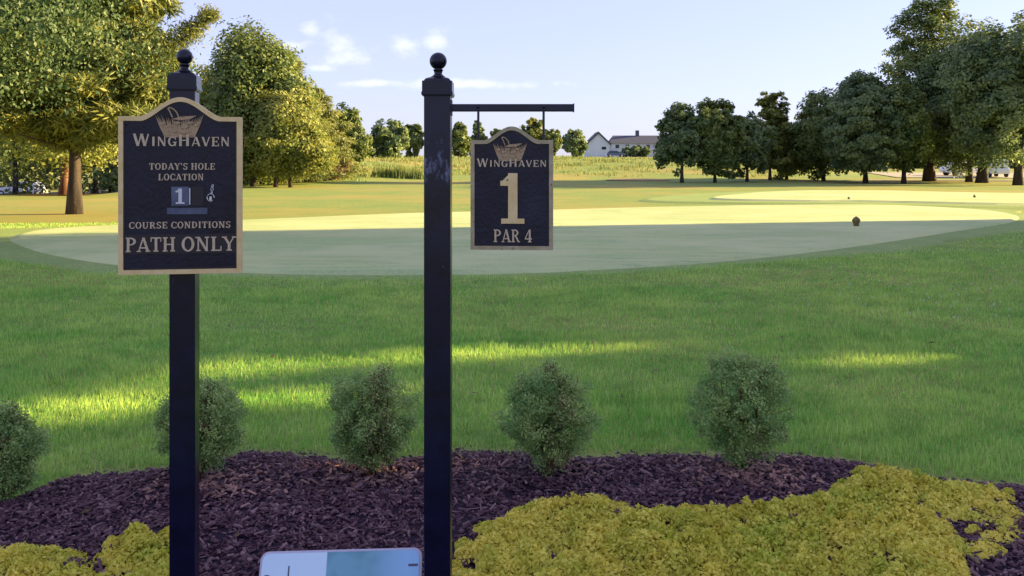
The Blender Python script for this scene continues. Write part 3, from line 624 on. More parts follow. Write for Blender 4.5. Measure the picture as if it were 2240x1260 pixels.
boxwood(440, 1064, 838, 96, 'boxwood shrub behind the foot of the left sign post', 2, .6)
boxwood(812, 1056, 818, 100, 'boxwood shrub standing between the two posts', 3, .5)
boxwood(1200, 1060, 812, 108, 'boxwood shrub right of the second post under the hanging board', 4, .2)
boxwood(1620, 1046, 782, 120, 'largest dark boxwood shrub at the right of the row', 5)

# ------------------------------------------------------------------ golden ground cover
def cover(name, polypx, nleaf, hmax, label, cat, kind=None, gap=.0, seed=0):
    """many low overlapping sprigs, each a little dome of leaves on its own height, with hollows between"""
    poly = smooth_closed([GH(px, py, hmax * .5 + .03) for px, py in polypx], 5); lo = poly.min(0); hi = poly.max(0)
    area = (hi - lo).prod(); nc = int(area * 330 * (1 - gap * .6)); cx_ = rng.uniform(lo[0], hi[0], nc); cy_ = rng.uniform(lo[1], hi[1], nc); k = in_poly(cx_, cy_, poly); cx_, cy_ = cx_[k], cy_[k]; nc = len(cx_)
    e = np.full(nc, 9.0)
    for q in poly: e = np.minimum(e, np.hypot(cx_ - q[0], cy_ - q[1]))
    rad = rng.uniform(.030, .075, nc) * (.7 + .3 * ss(0, .12, e)); hc = hmax * rng.uniform(.35, 1.15, nc) * (.35 + .65 * ss(0, .14, e)); tc_ = rng.random(nc)
    big = .5 + .5 * np.sin(cx_ * 3.1 + 2 * np.sin(cy_ * 2.3) + seed)
    ci = rng.integers(0, nc, nleaf); a_ = rng.uniform(0, 6.283, nleaf); q = rng.random(nleaf) ** .55
    x = cx_[ci] + np.cos(a_) * q * rad[ci] * 1.15; y = cy_[ci] + np.sin(a_) * q * rad[ci] * 1.15
    z = bed_z(x, y) + hc[ci] * (1 - .75 * q ** 2) * rng.uniform(.55, 1.05, nleaf) + .003
    n = nleaf; nr = unit(n) * .6 + np.stack([np.cos(a_) * q * .9, np.sin(a_) * q * .9 - .1, np.full(n, .55)], 1); nr /= np.linalg.norm(nr, axis=1)[:, None]
    o = fast_mesh(name, leaf_quads(np.stack([x, y, z], 1), nr, rng.uniform(.010, .026, n), .6), 4, M['goldleaf'], None, tint=np.clip(tc_[ci] * .45 + big[ci] * .3 + rng.random(n) * .45 - .12, 0, 1))
    return tag(o, label, cat, None, kind)
cover('ground_cover', [(1000, 1180), (1060, 1148), (1120, 1120), (1160, 1092), (1300, 1086), (1400, 1104), (1540, 1092), (1700, 1092), (1780, 1072), (1850, 1042), (1890, 1015), (2000, 1028), (2120, 1046), (2215, 1062), (2190, 1085), (2060, 1105), (2085, 1150), (2120, 1200), (2110, 1260), (2090, 1380), (980, 1380), (985, 1250)], 150000, .085, 'wide mass of yellow green leafy ground cover filling the front right of the bed', 'ground cover', 'stuff')
cover('golden_plant', [(2050, 1100), (2150, 1075), (2225, 1085), (2215, 1130), (2190, 1190), (2110, 1200), (2120, 1150)], 5200, .07, 'sparse thinning yellow plant at the right end of the ground cover', 'plant', gap=.55)
cover('golden_plant', [(238, 1180), (262, 1155), (320, 1150), (385, 1158), (400, 1200), (380, 1238), (300, 1240), (240, 1225)], 7000, .09, 'rounded bright yellow plant touching the left sign post', 'plant')
cover('golden_plant', [(-60, 1215), (40, 1192), (130, 1192), (185, 1220), (190, 1250), (150, 1300), (-60, 1300)], 9000, .08, 'low yellow plant in the bottom left corner', 'plant', gap=.2)
cover('golden_plant', [(190, 1262), (240, 1244), (330, 1242), (400, 1250), (395, 1330), (200, 1330)], 6500, .07, 'yellow plant along the bottom edge left of the first post', 'plant')
x0, y0 = GH(2080, 1125, .06)
mb = MB()
for k in range(30):
    g = rng.uniform(-.5, .5); p = np.array([x0 + rng.uniform(-.05, .28), y0 + rng.uniform(-.3, .06), .04]); d = np.array([math.cos(g), math.sin(g), 0]) * rng.uniform(.05, .14)
    mb.tube([p, p + d * .5 + (0, 0, .03), p + d + (0, 0, .01)], [.003, .0025, .0015], 5)
tag(mb.build('bare_stems', M['redbark']), 'tangle of bare reddish stems where the ground cover thins at the right', 'stems', kind='stuff')

# ------------------------------------------------------------------ lettering
TK, TN, SB = .19, .10, .085
def arc(cx, cy, rx, ry, a0, a1, tx=TK, ty=TN, n=14):
    A = np.radians(np.linspace(a0, a1, n)); return ('strip', [(cx + rx * math.cos(t), cy + ry * math.sin(t)) for t in A], [(cx + (rx - tx) * math.cos(t), cy + (ry - ty) * math.sin(t)) for t in A])
def ln(x0, y0, x1, y1, w): return ('line', x0, y0, x1, y1, w)     # w is measured horizontally for steep lines
def sf(x, y, w=.36): return ('serif', x, y, w)
def hb(x0, x1, y, w=SB): return ('bar', x0, x1, y, w)
GLY = {
 'A': (.92, [ln(.1, 0, .45, 1, TN), ln(.45, 1, .8, 0, TK), hb(.2, .68, .28), sf(.12, 0, .3), sf(.8, 0, .34)]),
 'C': (.86, [arc(.46, .5, .42, .52, 48, 312), ('line', .78, .98, .78, .66, .07), ('line', .78, .34, .78, .02, .07)]),
 'D': (.92, [ln(.22, 0, .22, 1, TK), arc(.36, .5, .50, .50, -90, 90, TK, SB), hb(.05, .38, 1 - SB / 2), hb(.05, .38, SB / 2)]),
 'E': (.82, [ln(.22, 0, .22, 1, TK), hb(.05, .74, 1 - SB / 2), hb(.05, .76, SB / 2), hb(.3, .58, .5), ('line', .72, .99, .72, .72, .07), ('line', .74, .28, .74, .01, .07), ('line', .57, .62, .57, .38, .06)]),
 'G': (.92, [arc(.46, .5, .42, .52, 48, 330), ('line', .78, .98, .78, .66, .07), ln(.74, .02, .74, .42, .16), hb(.52, .9, .42)]),
 'H': (1.0, [ln(.22, 0, .22, 1, TK), ln(.78, 0, .78, 1, TK), hb(.3, .7, .5), sf(.22, 0), sf(.22, 1), sf(.78, 0), sf(.78, 1)]),
 'I': (.46, [ln(.23, 0, .23, 1, TK), sf(.23, 0), sf(.23, 1)]),
 'L': (.80, [ln(.22, 0, .22, 1, TK), sf(.22, 1), hb(.05, .75, SB / 2), ('line', .73, .34, .73, .01, .07)]),
 'N': (1.0, [ln(.2, 0, .2, 1, TN), ln(.2, 1, .8, 0, TK), ln(.8, 0, .8, 1, TN), sf(.2, 0, .3), sf(.14, 1, .28), sf(.8, 1, .3)]),
 'O': (.92, [arc(.46, .5, .44, .52, 0, 360, n=30)]),
 'P': (.84, [ln(.22, 0, .22, 1, TK), arc(.36, .73, .44, .27, -90, 90, TK, SB), hb(.05, .38, 1 - SB / 2), hb(.3, .38, .5), sf(.22, 0)]),
 'R': (.94, [ln(.22, 0, .22, 1, TK), arc(.36, .74, .42, .26, -90, 90, TK, SB), hb(.05, .38, 1 - SB / 2), hb(.3, .45, .51), sf(.22, 0), ln(.48, .5, .78, .03, TK), hb(.7, .93, SB / 2)]),
 'S': (.74, [arc(.37, .75, .32, .27, 20, 262, .15, .11), arc(.37, .26, .34, .28, -160, 90, .17, .11), ('line', .64, .98, .64, .74, .07), ('line', .08, .27, .08, .02, .07)]),
 'T': (.84, [ln(.42, 0, .42, 1, TK), hb(.04, .8, 1 - SB / 2), sf(.42, 0), ('line', .06, .99, .06, .7, .07), ('line', .78, .99, .78, .7, .07)]),
 'U': (.98, [ln(.22, .3, .22, 1, TK), ln(.78, .3, .78, 1, TN), arc(.475, .32, .35, .34, 180, 360, TK * .85, TN), sf(.22, 1), sf(.78, 1, .3)]),
 'V': (.9, [ln(.12, 1, .46, 0, TK), ln(.46, 0, .8, 1, TN), sf(.12, 1, .34), sf(.8, 1, .3)]),
 'W': (1.3, [ln(.12, 1, .4, 0, TK), ln(.4, 0, .66, 1, TN), ln(.66, 1, .92, 0, TK), ln(.92, 0, 1.18, 1, TN), sf(.12, 1, .34), sf(1.18, 1, .3)]),
 'Y': (.9, [ln(.12, 1, .45, .45, TK), ln(.8, 1, .46, .45, TN), ln(.45, 0, .45, .5, TK), sf(.12, 1, .34), sf(.8, 1, .3), sf(.45, 0)]),
 "'": (.26, [ln(.12, 1.02, .12, .7, .12)]),
 '1': (.62, [ln(.34, 0, .34, 1, .24), ('line', .30, .99, .05, .80, .09), hb(.02, .3, .80, .10), hb(.04, .64, .05, .1)]),
 '4': (.82, [ln(.55, 0, .55, 1, TK), ln(.06, .3, .52, 1, TN), hb(.05, .78, .27, .1), sf(.55, 0)]),
 ' ': (.42, []),
}
def text(mb, s, x0, x1, zb, h, yf, depth, serif=True, caps=None, track=.10, weight=1.0):
    """letters in the local x,z plane; front face at y=yf-depth; caps: per-letter relative heights"""
    caps = caps or [1.0] * len(s)
    W = sum((GLY[c][0] + (track if c != ' ' else 0)) * k for c, k in zip(s, caps)) - track
    sxx = (x1 - x0) / W; cx_ = x0; j = 0
    for c, k in zip(s, caps):
        w, st = GLY[c]; hk = h * k; wk = sxx * k
        for q in st:
            j += 1; y0 = yf - depth - .00004 * (j % 11)
            m = lambda p: (cx_ + p[0] * wk, zb + p[1] * hk)
            if q[0] == 'strip':
                for i in range(len(q[1]) - 1): 
                    mb.prism([m(q[1][i]), m(q[1][i + 1]), m(q[2][i + 1]), m(q[2][i])], y0, yf)
            elif q[0] == 'line':
                a, b, w_ = q[1:3], q[3:5], q[5] * weight / 2; dz = abs(a[1] - b[1]); dxx = abs(a[0] - b[0])
                mb.prism([m((a[0] - w_, a[1])), m((a[0] + w_, a[1])), m((b[0] + w_, b[1])), m((b[0] - w_, b[1]))], y0, yf)
            elif q[0] == 'serif':
                if not serif: continue
                x_, y_, w_ = q[1:]; zz = SB / 2 if y_ == 0 else 1 - SB / 2
                mb.prism([m((x_ - w_ / 2, zz - SB / 2)), m((x_ + w_ / 2, zz - SB / 2)), m((x_ + w_ / 2, zz + SB / 2)), m((x_ - w_ / 2, zz + SB / 2))], y0, yf)
            elif q[0] == 'bar':
                a, b, y_, w_ = q[1:]
                mb.prism([m((a, y_ - w_ / 2)), m((b, y_ - w_ / 2)), m((b, y_ + w_ / 2)), m((a, y_ + w_ / 2))], y0, yf)
        cx_ += (w + (track if c != ' ' else 0)) * wk
def arch_outline(hw, zs, zt, zb, inset=0, n=16):
    """signboard outline: flat shoulders, ogee curve up to a round arch. hw half width, zs shoulder z, zt top z, zb bottom z"""
    a = hw * .66; pts = [(-hw + inset, zb + inset), (hw - inset, zb + inset), (hw - inset, zs - inset)]
    xs_ = np.linspace(a * 1.02, -a * 1.02, 2 * n + 1)
    for x_ in xs_:
        u_ = min(1, abs(x_) / (a * 1.02)); zz = zs + (zt - zs) * (math.cos(u_ * math.pi) * .5 + .5) ** .82
        pts.append((x_ * (1 - inset / hw * .6), zz - inset))
    pts.append((-hw + inset, zs - inset)); return pts
def frame_ring(mb, po, pi, y0, y1):
    n = len(po); v = [(p[0], y0, p[1]) for p in po] + [(p[0], y0, p[1]) for p in pi] + [(p[0], y1, p[1]) for p in po] + [(p[0], y1, p[1]) for p in pi]; f = []
    for i in range(n):
        j = (i + 1) % n; f += [(i, j, n + j, n + i), (i, 2 * n + i, 2 * n + j, j), (n + i, n + j, 3 * n + j, 3 * n + i)]
    mb.add(v, f)
def crest(mb, cx_, zb, w, h, yf):
    """waterbird with a raised curved neck sitting in a fan of reeds"""
    r = random.Random(3); j = 0
    for k in range(25):
        u_ = (k - 12) / 12; bx_ = cx_ + u_ * w * .30; tx_ = cx_ + u_ * w * .5 + r.uniform(-.01, .01) * w; tz = zb + h * (.62 + .13 * abs(u_) + r.uniform(-.09, .05)); wd = w * .020
        j += 1; y0 = yf - .002 - .00005 * (j % 9)
        mx, mz = (bx_ + tx_) / 2, (zb + tz) / 2
        mb.prism([(bx_ - wd * .5, zb), (bx_ + wd * .5, zb), (mx + wd, mz), (tx_, tz), (mx - wd, mz)], y0, yf)
    for (u_, z_, l_) in ((-.34, .45, .16), (-.2, .36, .2), (-.05, .47, .2), (.1, .33, .2), (.22, .47, .18), (.34, .4, .12), (-.12, .2, .2), (.12, .16, .2)):
        j += 1; mb.prism([(cx_ + (u_ - l_ / 2) * w, zb + z_ * h), (cx_ + u_ * w, zb + (z_ - .05) * h), (cx_ + (u_ + l_ / 2) * w, zb + (z_ + .02) * h), (cx_ + u_ * w, zb + (z_ + .06) * h)], yf - .003 - .00005 * j, yf)
    # body ridge and wing
    for pl in ([(-.16, .60), (0, .56), (.22, .60), (.36, .72), (.2, .70), (.02, .68)],):
        mb.prism([(cx_ + a_ * w, zb + b_ * h) for a_, b_ in pl], yf - .0036, yf)
    neck = [(-.02, .66), (-.06, .82), (-.13, .93), (-.20, .98), (-.245, .95), (-.215, .88), (-.185, .78), (-.15, .66)]
    for i in range(len(neck) - 1):
        (a0, b0), (a1, b1) = neck[i], neck[i + 1]; dx_, dz_ = (a1 - a0) * w, (b1 - b0) * h; L_ = math.hypot(dx_, dz_); nx_, nz_ = -dz_ / L_ * w * .013, dx_ / L_ * w * .013
        p0 = (cx_ + a0 * w, zb + b0 * h); p1 = (cx_ + a1 * w, zb + b1 * h)
        mb.prism([(p0[0] - nx_, p0[1] - nz_), (p0[0] + nx_, p0[1] + nz_), (p1[0] + nx_, p1[1] + nz_), (p1[0] - nx_, p1[1] - nz_)], yf - .0030 - .00006 * i, yf)

# ------------------------------------------------------------------ sign posts
S = 640.0     # photo pixels per metre at 3.03 m
def zz(py): return EYE - (py - HZ) / S
def post_parts(t, cx_, half, ztop_post, ztop_cap, zball_c, rball, zg=-.25, pmat='post'):
    mb = MB(); mb.box((cx_, 0, (ztop_post + zg) / 2), (2 * half, 2 * half, ztop_post - zg)); mb.build('post', M[pmat], t, bevel=.004)
    ch = half + .006; mb = MB()
    mb.box((cx_, 0, (ztop_post + ztop_cap) / 2 - .006), (2 * ch, 2 * ch, ztop_cap - ztop_post + .012))
    mb.lathe([(ch * 1.30, ztop_cap - .001), (ch * 1.12, ztop_cap + .008), (.030, ztop_cap + .016), (.022, ztop_cap + .019)], (cx_, 0, 0), 4, True)
    mb.lathe([(ch * 1.48, ztop_post - .008), (ch * 1.48, ztop_post + .003)], (cx_, 0, 0), 4, True)
    mb.build('post_cap', M['post'], t, bevel=.002)
    mb = MB(); z1 = ztop_cap + .014; zb_ = zball_c - rball
    prof = [(.020, z1), (.024, z1 + .004), (.018, z1 + .008), (.013, (z1 + zb_) / 2), (.016, zb_ - .003), (.019, zb_ - .001)]
    for a_ in np.linspace(-66, 90, 16): prof.append((max(.0008, rball * math.cos(R(a_))), zball_c + rball * math.sin(R(a_))))
    mb.lathe(prof, (cx_, 0, 0), 28); mb.build('finial', M['post'], t, smooth=True)
# left: hole location sign
xL = (400 - 1120) / S - .014
ls = thing('hole_location_sign', 'left black post with ball top carrying the large arched board reading PATH ONLY', 'sign', (xL, 3.085, 0), R(9))
post_parts(ls, 0, .0425, zz(190), zz(164), zz(120), .0275)
hw = 127.5 / S; zs, zt, zb_ = zz(256), zz(214), zz(597); yb, yf = -.052, -.080
po = arch_outline(hw, zs, zt, zb_); pi_ = arch_outline(hw, zs, zt, zb_, .0155)
bxo = .0035
mb = MB(); mb.prism([(p[0] + bxo, p[1]) for p in arch_outline(hw - .002, zs - .002, zt - .002, zb_ + .002)], yf, yb); board = mb.build('sign_board', M['board'], ls)
mb = MB(); frame_ring(mb, [(p[0] + bxo, p[1]) for p in po], [(p[0] + bxo, p[1]) for p in pi_], yf - .006, yb - .001); mb.build('border', M['gold'], board)
mb = MB(); pin = [(p[0] + bxo, p[1]) for p in arch_outline(hw, zs, zt, zb_, .0160)]; pin2 = [(p[0] + bxo, p[1]) for p in arch_outline(hw, zs, zt, zb_, .021)]
frame_ring(mb, pin, pin2, yf - .0012, yf); mb.build('inner_line', M['strip'], board)
def lx(px): return ((px - 394) * .985) / S + .0035
mb = MB(); crest(mb, lx(392), zz(301), 100 / S, 66 / S, yf); mb.build('crest', M['crest'], board)
mb = MB(); text(mb, 'WINGHAVEN', lx(294), lx(499), zz(320), 23 / S, yf, .004, serif=False, caps=[1.15, .88, .88, .88, 1.1, .88, .88, .88, .88], track=.08, weight=1.05); mb.build('club_name', M['cream'], board)
mb = MB(); text(mb, "TODAY'S HOLE", lx(328), lx(467), zz(371), 14 / S, yf, .003, weight=1.1); text(mb, 'LOCATION', lx(347), lx(443), zz(394), 14 / S, yf, .003, weight=1.1); mb.build('heading_lettering', M['cream'], board)
mb = MB(); text(mb, 'COURSE CONDITIONS', lx(286), lx(500), zz(498), 14 / S, yf, .003, weight=1.1); mb.build('subheading_lettering', M['cream'], board)
mb = MB(); mb.box((lx(395.5), yf - .001, zz(532)), (241 / S, .004, 42 / S)); strip = mb.build('insert_card', M['strip'], board)
mb = MB(); text(mb, 'PATH', lx(279), lx(384), zz(548), 31 / S, yf - .003, .003, track=.05); mb.build('word', M['cream'], board)
mb = MB(); text(mb, 'ONLY', lx(396), lx(511), zz(548), 31 / S, yf - .003, .003, track=.05); mb.build('word', M['cream'], board)
mb = MB(); mb.box((lx(393), yf - .0015, zz(429)), (36 / S, .005, 42 / S)); card = mb.build('number_card', M['slot'], board, bevel=.001)
mb = MB(); mb.box((lx(430), yf - .001, zz(429)), (26 / S, .004, 42 / S)); mb.build('number_card', M['strip'], board, bevel=.001)
mb = MB(); text(mb, '1', lx(383), lx(402), zz(445), 33 / S, yf - .004, .0015); mb.box((lx(413.5), yf - .003, zz(429)), (2.2 / S, .004, 36 / S)); mb.build('number', M['white'], board)
mb = MB(); mb.box((lx(408), yf - .0008, zz(461)), (84 / S, .003, 14 / S)); mb.build('card_ledge', M['slot'], board, bevel=.001)
# small hook and tag hanging on the board
mb = MB()
th = np.linspace(0, 2 * math.pi, 14)
for k, zc in enumerate((zz(407), zz(414), zz(421))):
    rr = .0042; mb.tube([(lx(462) - k * .0015 + rr * math.cos(a_) * (1 if k % 2 else .5), yf - .005 - (.002 if k % 2 else 0), zc + .006 * math.sin(a_)) for a_ in th], .0012, 6, cap=False)
mb.tube([(lx(458) + .0115 * math.cos(a_), yf - .006, zz(432) + .0125 * math.sin(a_)) for a_ in np.linspace(0, 5.4, 16)], .0017, 6)
mb.box((lx(458), yf - .006, zz(434)), (.008, .004, .014)); mb.build('hook', M['steel'], board)
for px_, py_ in ((280, 275), (516, 275), (280, 582), (516, 582)):
    mb = MB(); mb.lathe([(.0035, 0), (.003, .0015), (.001, .002)], (0, 0, 0), 10); o = mb.build('screw', M['board'], board, smooth=True); o.location = (lx(px_), yf, zz(py_)); o.rotation_euler = (R(90), 0, 0)

# right: post with arm
xR = (956 - 1120) / S
rs = thing('arm_post', 'right black post with ball top and a horizontal arm holding the hole board', 'post', (xR, 3.08, 0), 0)
post_parts(rs, 0, .0455, zz(202), zz(176), zz(130), .0300, pmat='scuffed')
mb = MB(); zc = zz(234.5); mb.box(((985 + 1255) / 2 / S - 956 / S, -.012, zc), (270 / S + .008, .025, 16.5 / S)); arm = mb.build('arm', M['post'], rs, bevel=.003)
mb = MB(); mb.box(((1254) / S - 956 / S + .0035, -.012, zc), (.004, .029, 19 / S)); mb.build('end_cap', M['post'], arm, bevel=.001)
mb = MB(); mb.box((.0475, -.012, zc), (.005, .045, 34 / S)); mb.build('mounting_plate', M['post'], arm, bevel=.001)
for px_ in (1045, 1190):
    mb = MB(); mb.lathe([(.0055, 0), (.005, .003), (.002, .005)], (0, 0, 0), 8); o = mb.build('bolt', M['post'], arm, smooth=True); o.location = (px_ / S - 956 / S, -.0245, zc + .002); o.rotation_euler = (R(90), 0, 0)
# hanging board
hx = (1120 - 1120) / S
hb_ = thing('hanging_sign', 'smaller arched board reading 1 and PAR 4 hung from the arm of the right post', 'sign', (hx, 3.068, 0), R(-4))
for px_ in (1045, 1190):
    mb = MB(); mb.tube([((px_ - 1120) / S, 0, zz(243)), ((px_ - 1120) / S, 0, zz(306))], .0042, 8); mb.tube([((px_ - 1120) / S, 0, zz(294)), ((px_ - 1120) / S, 0, zz(300))], .0065, 8); mb.build('hanger_rod', M['post'], hb_, smooth=False)
hw = 91 / S; zs, zt, zb_ = zz(306), zz(276), zz(548); yb, yf = .016, -.014
mb = MB(); mb.prism(arch_outline(hw - .002, zs - .002, zt - .002, zb_ + .002), yf, yb); board = mb.build('sign_board', M['board'], hb_)
mb = MB(); frame_ring(mb, arch_outline(hw, zs, zt, zb_), arch_outline(hw, zs, zt, zb_, .0135), yf - .005, yb - .001); mb.build('border', M['worn'], board)
def rx(px): return (px - 1120.5) / S
mb = MB(); crest(mb, rx(1117), zz(352), 76 / S, 54 / S, yf); mb.build('crest', M['crest'], board)
mb = MB(); text(mb, 'WINGHAVEN', rx(1043), rx(1198), zz(365), 16.5 / S, yf, .003, serif=False, caps=[1.12, .9, .9, .9, 1.1, .9, .9, .9, .9], track=.08); mb.build('club_name', M['cream'], board)
mb = MB(); text(mb, '1', rx(1094), rx(1147), zz(490), 111 / S, yf, .006); mb.build('hole_number', M['gold'], board)
mb = MB(); text(mb, 'PAR 4', rx(1080), rx(1166), zz(531), 28 / S, yf, .003, track=.06); mb.build('par_lettering', M['cream'], board)

# ------------------------------------------------------------------ low plaque between the posts
pm = bpy.data.materials.new('printed_plaque'); pm.use_nodes = True; N = pm.node_tree.nodes; L = pm.node_tree.links; b = N['Principled BSDF']
b.inputs['Roughness'].default_value = .18; b.inputs['Coat Weight'].default_value = .6
tco = N.new('ShaderNodeTexCoord'); sp = N.new('ShaderNodeSeparateXYZ'); L.new(tco.outputs['Object'], sp.inputs[0])
def mr(v, a_, b_):
    n = N.new('ShaderNodeMapRange'); n.inputs['From Min'].default_value = a_; n.inputs['From Max'].default_value = b_; L.new(v, n.inputs['Value']); return n.outputs[0]
def mx(f, c1, c2):
    n = N.new('ShaderNodeMix'); n.data_type = 'RGBA'
    for i, v in ((0, f), (6, c1), (7, c2)):
        if isinstance(v, tuple): n.inputs[i].default_value = v
        else: L.new(v, n.inputs[i])
    return n.outputs[2]
nn = N.new('ShaderNodeTexNoise'); nn.inputs['Scale'].default_value = 7; L.new(tco.outputs['Object'], nn.inputs['Vector'])
teal = mx(mr(nn.outputs[0], .42, .6), (.08, .26, .36, 1), (.14, .38, .50, 1))
right = mx(mr(sp.outputs[0], .10, .24), teal, (.30, .58, .92, 1))
col = mx(mr(sp.outputs[0], -.052, -.048), (.62, .80, .98, 1), right); L.new(col, b.inputs['Base Color'])
pq = thing('map_plaque', 'low pale blue and teal glossy plaque tilted up between the two posts', 'plaque', ((747 - 1120) / F * 3.22, 3.22, zz(360) - (1202 - 360) / F * 3.22), 0)
Wp, Lp = 352 / F * 3.22 / 2, .42
def rrect(w, l, r_, n=6):
    pts = []
    for cx_, cy_, a0 in ((w - r_, -r_, 0), (-w + r_, -r_, 90), (-w + r_, -l + r_, 180), (w - r_, -l + r_, 270)):
        for k in range(n + 1): a_ = R(a0 + 90 * k / n); pts.append((cx_ + r_ * math.cos(a_), cy_ + r_ * math.sin(a_)))
    return pts
def slab(pts, z0, z1, name, m, par, bevel=0):
    n = len(pts); mb = MB(); mb.add([(p[0], p[1], z1) for p in pts] + [(p[0], p[1], z0) for p in pts], [tuple(range(n)), tuple(range(2 * n - 1, n - 1, -1))] + [(i, i + n, (i + 1) % n + n, (i + 1) % n) for i in range(n)])
    return mb.build(name, m, par, bevel=bevel)
tilt = R(62)
o = slab(rrect(Wp, Lp, .03), -.022, 0, 'panel', M['rim'], pq, .003); o.rotation_euler = (tilt, R(-1.6), 0)
o2 = slab([(p[0], p[1] - .008) for p in rrect(Wp - .009, Lp - .018, .024)], 0.0, .003, 'printed_face', pm, pq); o2.rotation_euler = (tilt, R(-1.6), 0)
for (ax, ay, aw, al, mm) in ((-.185, -.075, .005, .05, 'slot'), (-.262, -.085, .016, .014, 'slot'), (.262, -.058, .034, .008, 'slot')):
    o3 = slab([(ax - aw / 2, ay + al / 2), (ax - aw / 2, ay - al / 2), (ax + aw / 2, ay - al / 2), (ax + aw / 2, ay + al / 2)], .003, .0042, 'printed_mark', M[mm], pq); o3.rotation_euler = (tilt, R(-1.6), 0)
for sx_ in (-.2, .2):
    mb = MB(); mb.box((sx_, -.19, -.21), (.045, .045, .24)); mb.build('leg', M['post'], pq, bevel=.003)

# ------------------------------------------------------------------ tee markers
def marker(px, py, D, w, h, label):
    x = (px - 1120) / F * D; zb0 = EYE - (py - HZ) / F * D
    t = thing('tee_marker', label, 'tee marker', (x, D, zb0), rng.uniform(0, 1), 'brown tee markers on the tees')
    mb = MB(); mb.lathe([(w * .30, -.03), (w * .34, h * .1), (w * .40, h * .34), (w * .46, h * .45)], (0, 0, 0), 8); mb.build('base', M['marker'], t, bevel=.004)
    mb = MB(); mb.lathe([(w * .46, h * .452), (w * .52, h * .52), (w * .47, h * .68), (w * .34, h * .84), (w * .17, h * .94), (w * .06, h)], (0, 0, 0), 8); mb.build('top', M['marker'], t, smooth=True)
marker(1873, 494, 22.1, .20, .235, 'largest brown tee marker in the sunlit part of the front tee')
marker(1857, 439, 37.2, .11, .17, 'small tee marker in shade behind the front tee')
marker(2132, 435, 39.0, .12, .20, 'small tee marker nearest the right edge on the far tee')

# ------------------------------------------------------------------ house on the rise
HD = 235.0; k = HD / F
def hxp(px): return (px - 1120) * k
def hz(py): return EYE - (py - HZ) * k
gz = min(hz(348), float(terr(hxp(1370), HD)))
ho = thing('farmhouse', 'white house with a gabled end and long dark roof on the far rise', 'house', (hxp(1370), HD, gz))
def hp(px): return hxp(px) - hxp(1370)
def hq(py): return hz(py) - gz
mb = MB(); mb.prism([(hp(1284), -.5), (hp(1334), -.5), (hp(1334), hq(316)), (hp(1309), hq(292)), (hp(1284), hq(316))], 0, 9); gw = mb.build('gable_wall', M['siding'], ho)
for a_, b_ in ((1282, 1309), (1336, 1309)):
    mb = MB(); s_ = 1 if a_ < b_ else -1
    p0 = (hp(a_) - s_ * .1, hq(317.5)); p1 = (hp(b_), hq(290.5)); th_ = .35
    mb.prism([p0, p1, (p1[0], p1[1] + th_), (p0[0], p0[1] + th_)] if s_ > 0 else [p1, p0, (p0[0], p0[1] + th_), (p1[0], p1[1] + th_)], -.5, 9.4); mb.build('gable_roof', M['roof'], ho)
mb = MB(); mb.box(((hp(1336) + hp(1472)) / 2, 5.2, (hq(313) - .5) / 2), (hp(1472) - hp(1336), 7, hq(313) + .5)); mb.build('wing_wall', M['siding'], ho)
mb = MB(); x0_, x1_ = hp(1334), hp(1474); e_, r_ = hq(313), hq(295)
mb.add([(x0_, 1.2, e_), (x1_, 1.2, e_), (x1_ - .8, 5.2, r_), (x0_ + 1.4, 5.2, r_), (x0_, 9.2, e_), (x1_, 9.2, e_)], [(0, 1, 2, 3), (5, 4, 3, 2), (0, 3, 4), (1, 5, 2), (0, 4, 5, 1)]); rf = mb.build('wing_roof', M['roof'], ho)
mb = MB(); mb.box((hp(1400), 5.2, hq(292)), (.9, .9, 2.0)); mb.build('chimney', M['roof'], rf)
for px_ in (1352, 1374, 1398, 1420, 1442, 1460):
    mb = MB(); mb.box((hp(px_), 1.66, hq(320)), (.9, .1, .9)); f_ = mb.build('window', M['glass'], ho)
    mb = MB(); mb.box((hp(px_), 1.64, hq(320) - .52), (1.15, .12, .12)); mb.build('sill', M['siding'], f_)
mb = MB(); mb.box((hp(1321), -.04, hq(324)), (1.1, .1, .7)); mb.build('window', M['glass'], ho)
bh = thing('brick_cottage', 'small brick gable glimpsed between the house and the first tree', 'house', (hxp(1473), HD - 6, float(terr(hxp(1473), HD - 6))))
mb = MB(); g2 = bh.location.z; mb.prism([(-1.8, -.3), (1.8, -.3), (1.8, hz(312) - g2), (0, hz(298) - g2), (-1.8, hz(312) - g2)], 0, 5); mb.build('wall', M['brick'], bh)
mb = MB(); mb.prism([(-2.1, hz(313) - g2), (0, hz(297) - g2), (2.1, hz(313) - g2), (2.1, hz(311.5) - g2), (0, hz(295.5) - g2), (-2.1, hz(311.5) - g2)][::-1], -.3, 5.3); mb.build('roof', M['roof'], bh)
mb = MB(); mb.box((.3, -.04, hz(318) - g2), (.9, .1, .9)); mb.build('window', M['glass'], bh)
for (px, hwp, tp, lab, lm) in ((1370, 14, 322, 'rounded shrub before the middle of the white house', 'leaf_dark'), (1393, 13, 320, 'shrub right of the rounded shrub before the house', 'leaf_dark'), (1412, 9, 322, 'paler small shrub before the long wing of the house', 'leaf_mid')):
    tree('garden_shrub', lab, px, 222, tp, hwp, 344, 'round', lm, 3, 40, 50, .6, 'shrubs before the white house', cat='shrub')
sheet('driveway', [(hxp(1284), 214), (hxp(1480), 214), (hxp(1480), 222), (hxp(1284), 222)], .12, M['path'], 'pale drive before the house', .8)

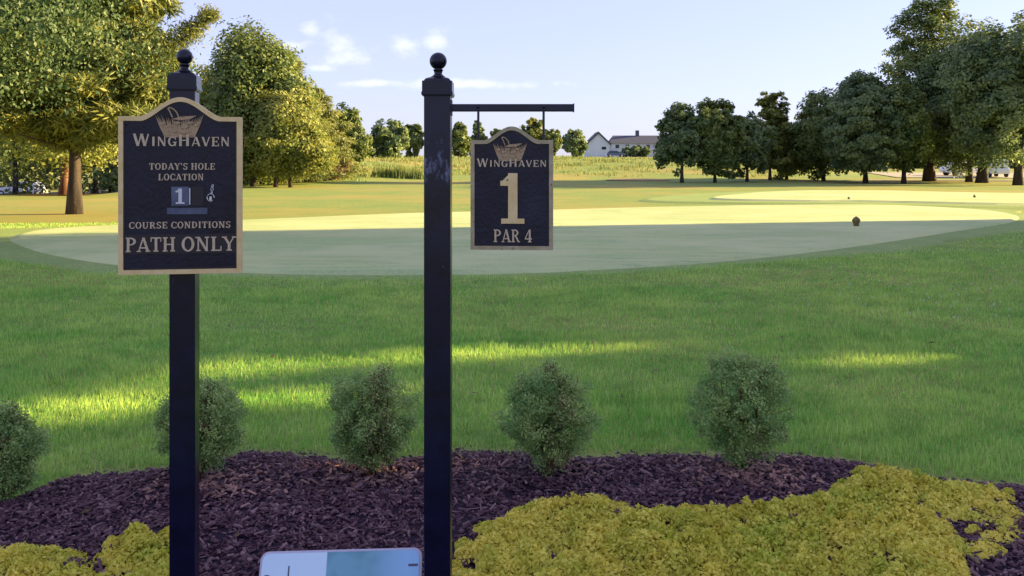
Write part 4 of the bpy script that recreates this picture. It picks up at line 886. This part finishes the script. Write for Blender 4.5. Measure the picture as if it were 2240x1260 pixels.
# ------------------------------------------------------------------ cars
def car(x, y, z, rz, m, label, van=False, group='parked cars'):
    t = thing('parked_car', label, 'car', (x, y, z), rz, group)
    Lc, Wc, Hc = 4.6, 1.8, 1.5 if not van else 1.9
    prof = [(-2.3, .35), (2.25, .35), (2.3, .62), (2.15, .82), (1.25, .95), (-2.05, 1.02), (-2.28, .8)]
    cab = [(1.15, .94), (.45, Hc - .06), (.15, Hc), (-1.35, Hc), (-1.6, Hc - .06), (-2.05, 1.0)] if not van else [(1.6, .94), (1.0, Hc - .06), (.7, Hc), (-2.0, Hc), (-2.15, Hc - .1), (-2.2, 1.0)]
    mb = MB(); mb.prism(prof, -Wc / 2, Wc / 2); mb.build('body', m, t, bevel=.07)
    mb = MB(); mb.prism(cab[::-1], -Wc / 2 + .12, Wc / 2 - .12); cb = mb.build('cabin', m, t, bevel=.06)
    xs_ = [(.95, .35), (.3, -.55), (-.62, -1.6)]
    for s_ in (-1, 1):
        for (a_, b_) in xs_:
            y0_ = s_ * (Wc / 2 - .115); sh = .35 if a_ == .95 else 0
            mb = MB(); mb.prism([(b_, 1.02), (a_, 1.02), (a_ - sh * 1.2, Hc - .14), (b_ + .03, Hc - .14)], y0_ - .012, y0_ + .012); mb.build('window', M['glass'], t)
        for wx in (1.42, -1.45):
            mb = MB(); mb.tube([(wx, s_ * (Wc / 2 - .22), .33), (wx, s_ * (Wc / 2 + .01), .33)], .33, 18); w_ = mb.build('wheel', M['tyre'], t)
            mb = MB(); mb.tube([(wx, s_ * (Wc / 2 - .02), .33), (wx, s_ * (Wc / 2 + .02), .33)], .2, 12); mb.build('rim', M['steel'], w_)
    return t
def on(px, D): x = (px - 1120) / F * D; return x, D, float(terr(x, D)) + .05
car(*on(46, 86), R(172), M['carwhite'], 'white car parked on the road under the trees at the far left')
car(*on(2106, 98), R(8), M['carwhite'], 'white car left of the leaning trunk behind the trees on the right')
car(*on(2172, 94), R(80), M['carwhite'], 'white van end on between the leaning trunk and the forked tree', van=True)
car((1346 - 1120) / F * 216, 216, float(terr((1346 - 1120) / F * 216, 216)) + .1, R(5), M['carblue'], 'dark blue car parked before the white house')
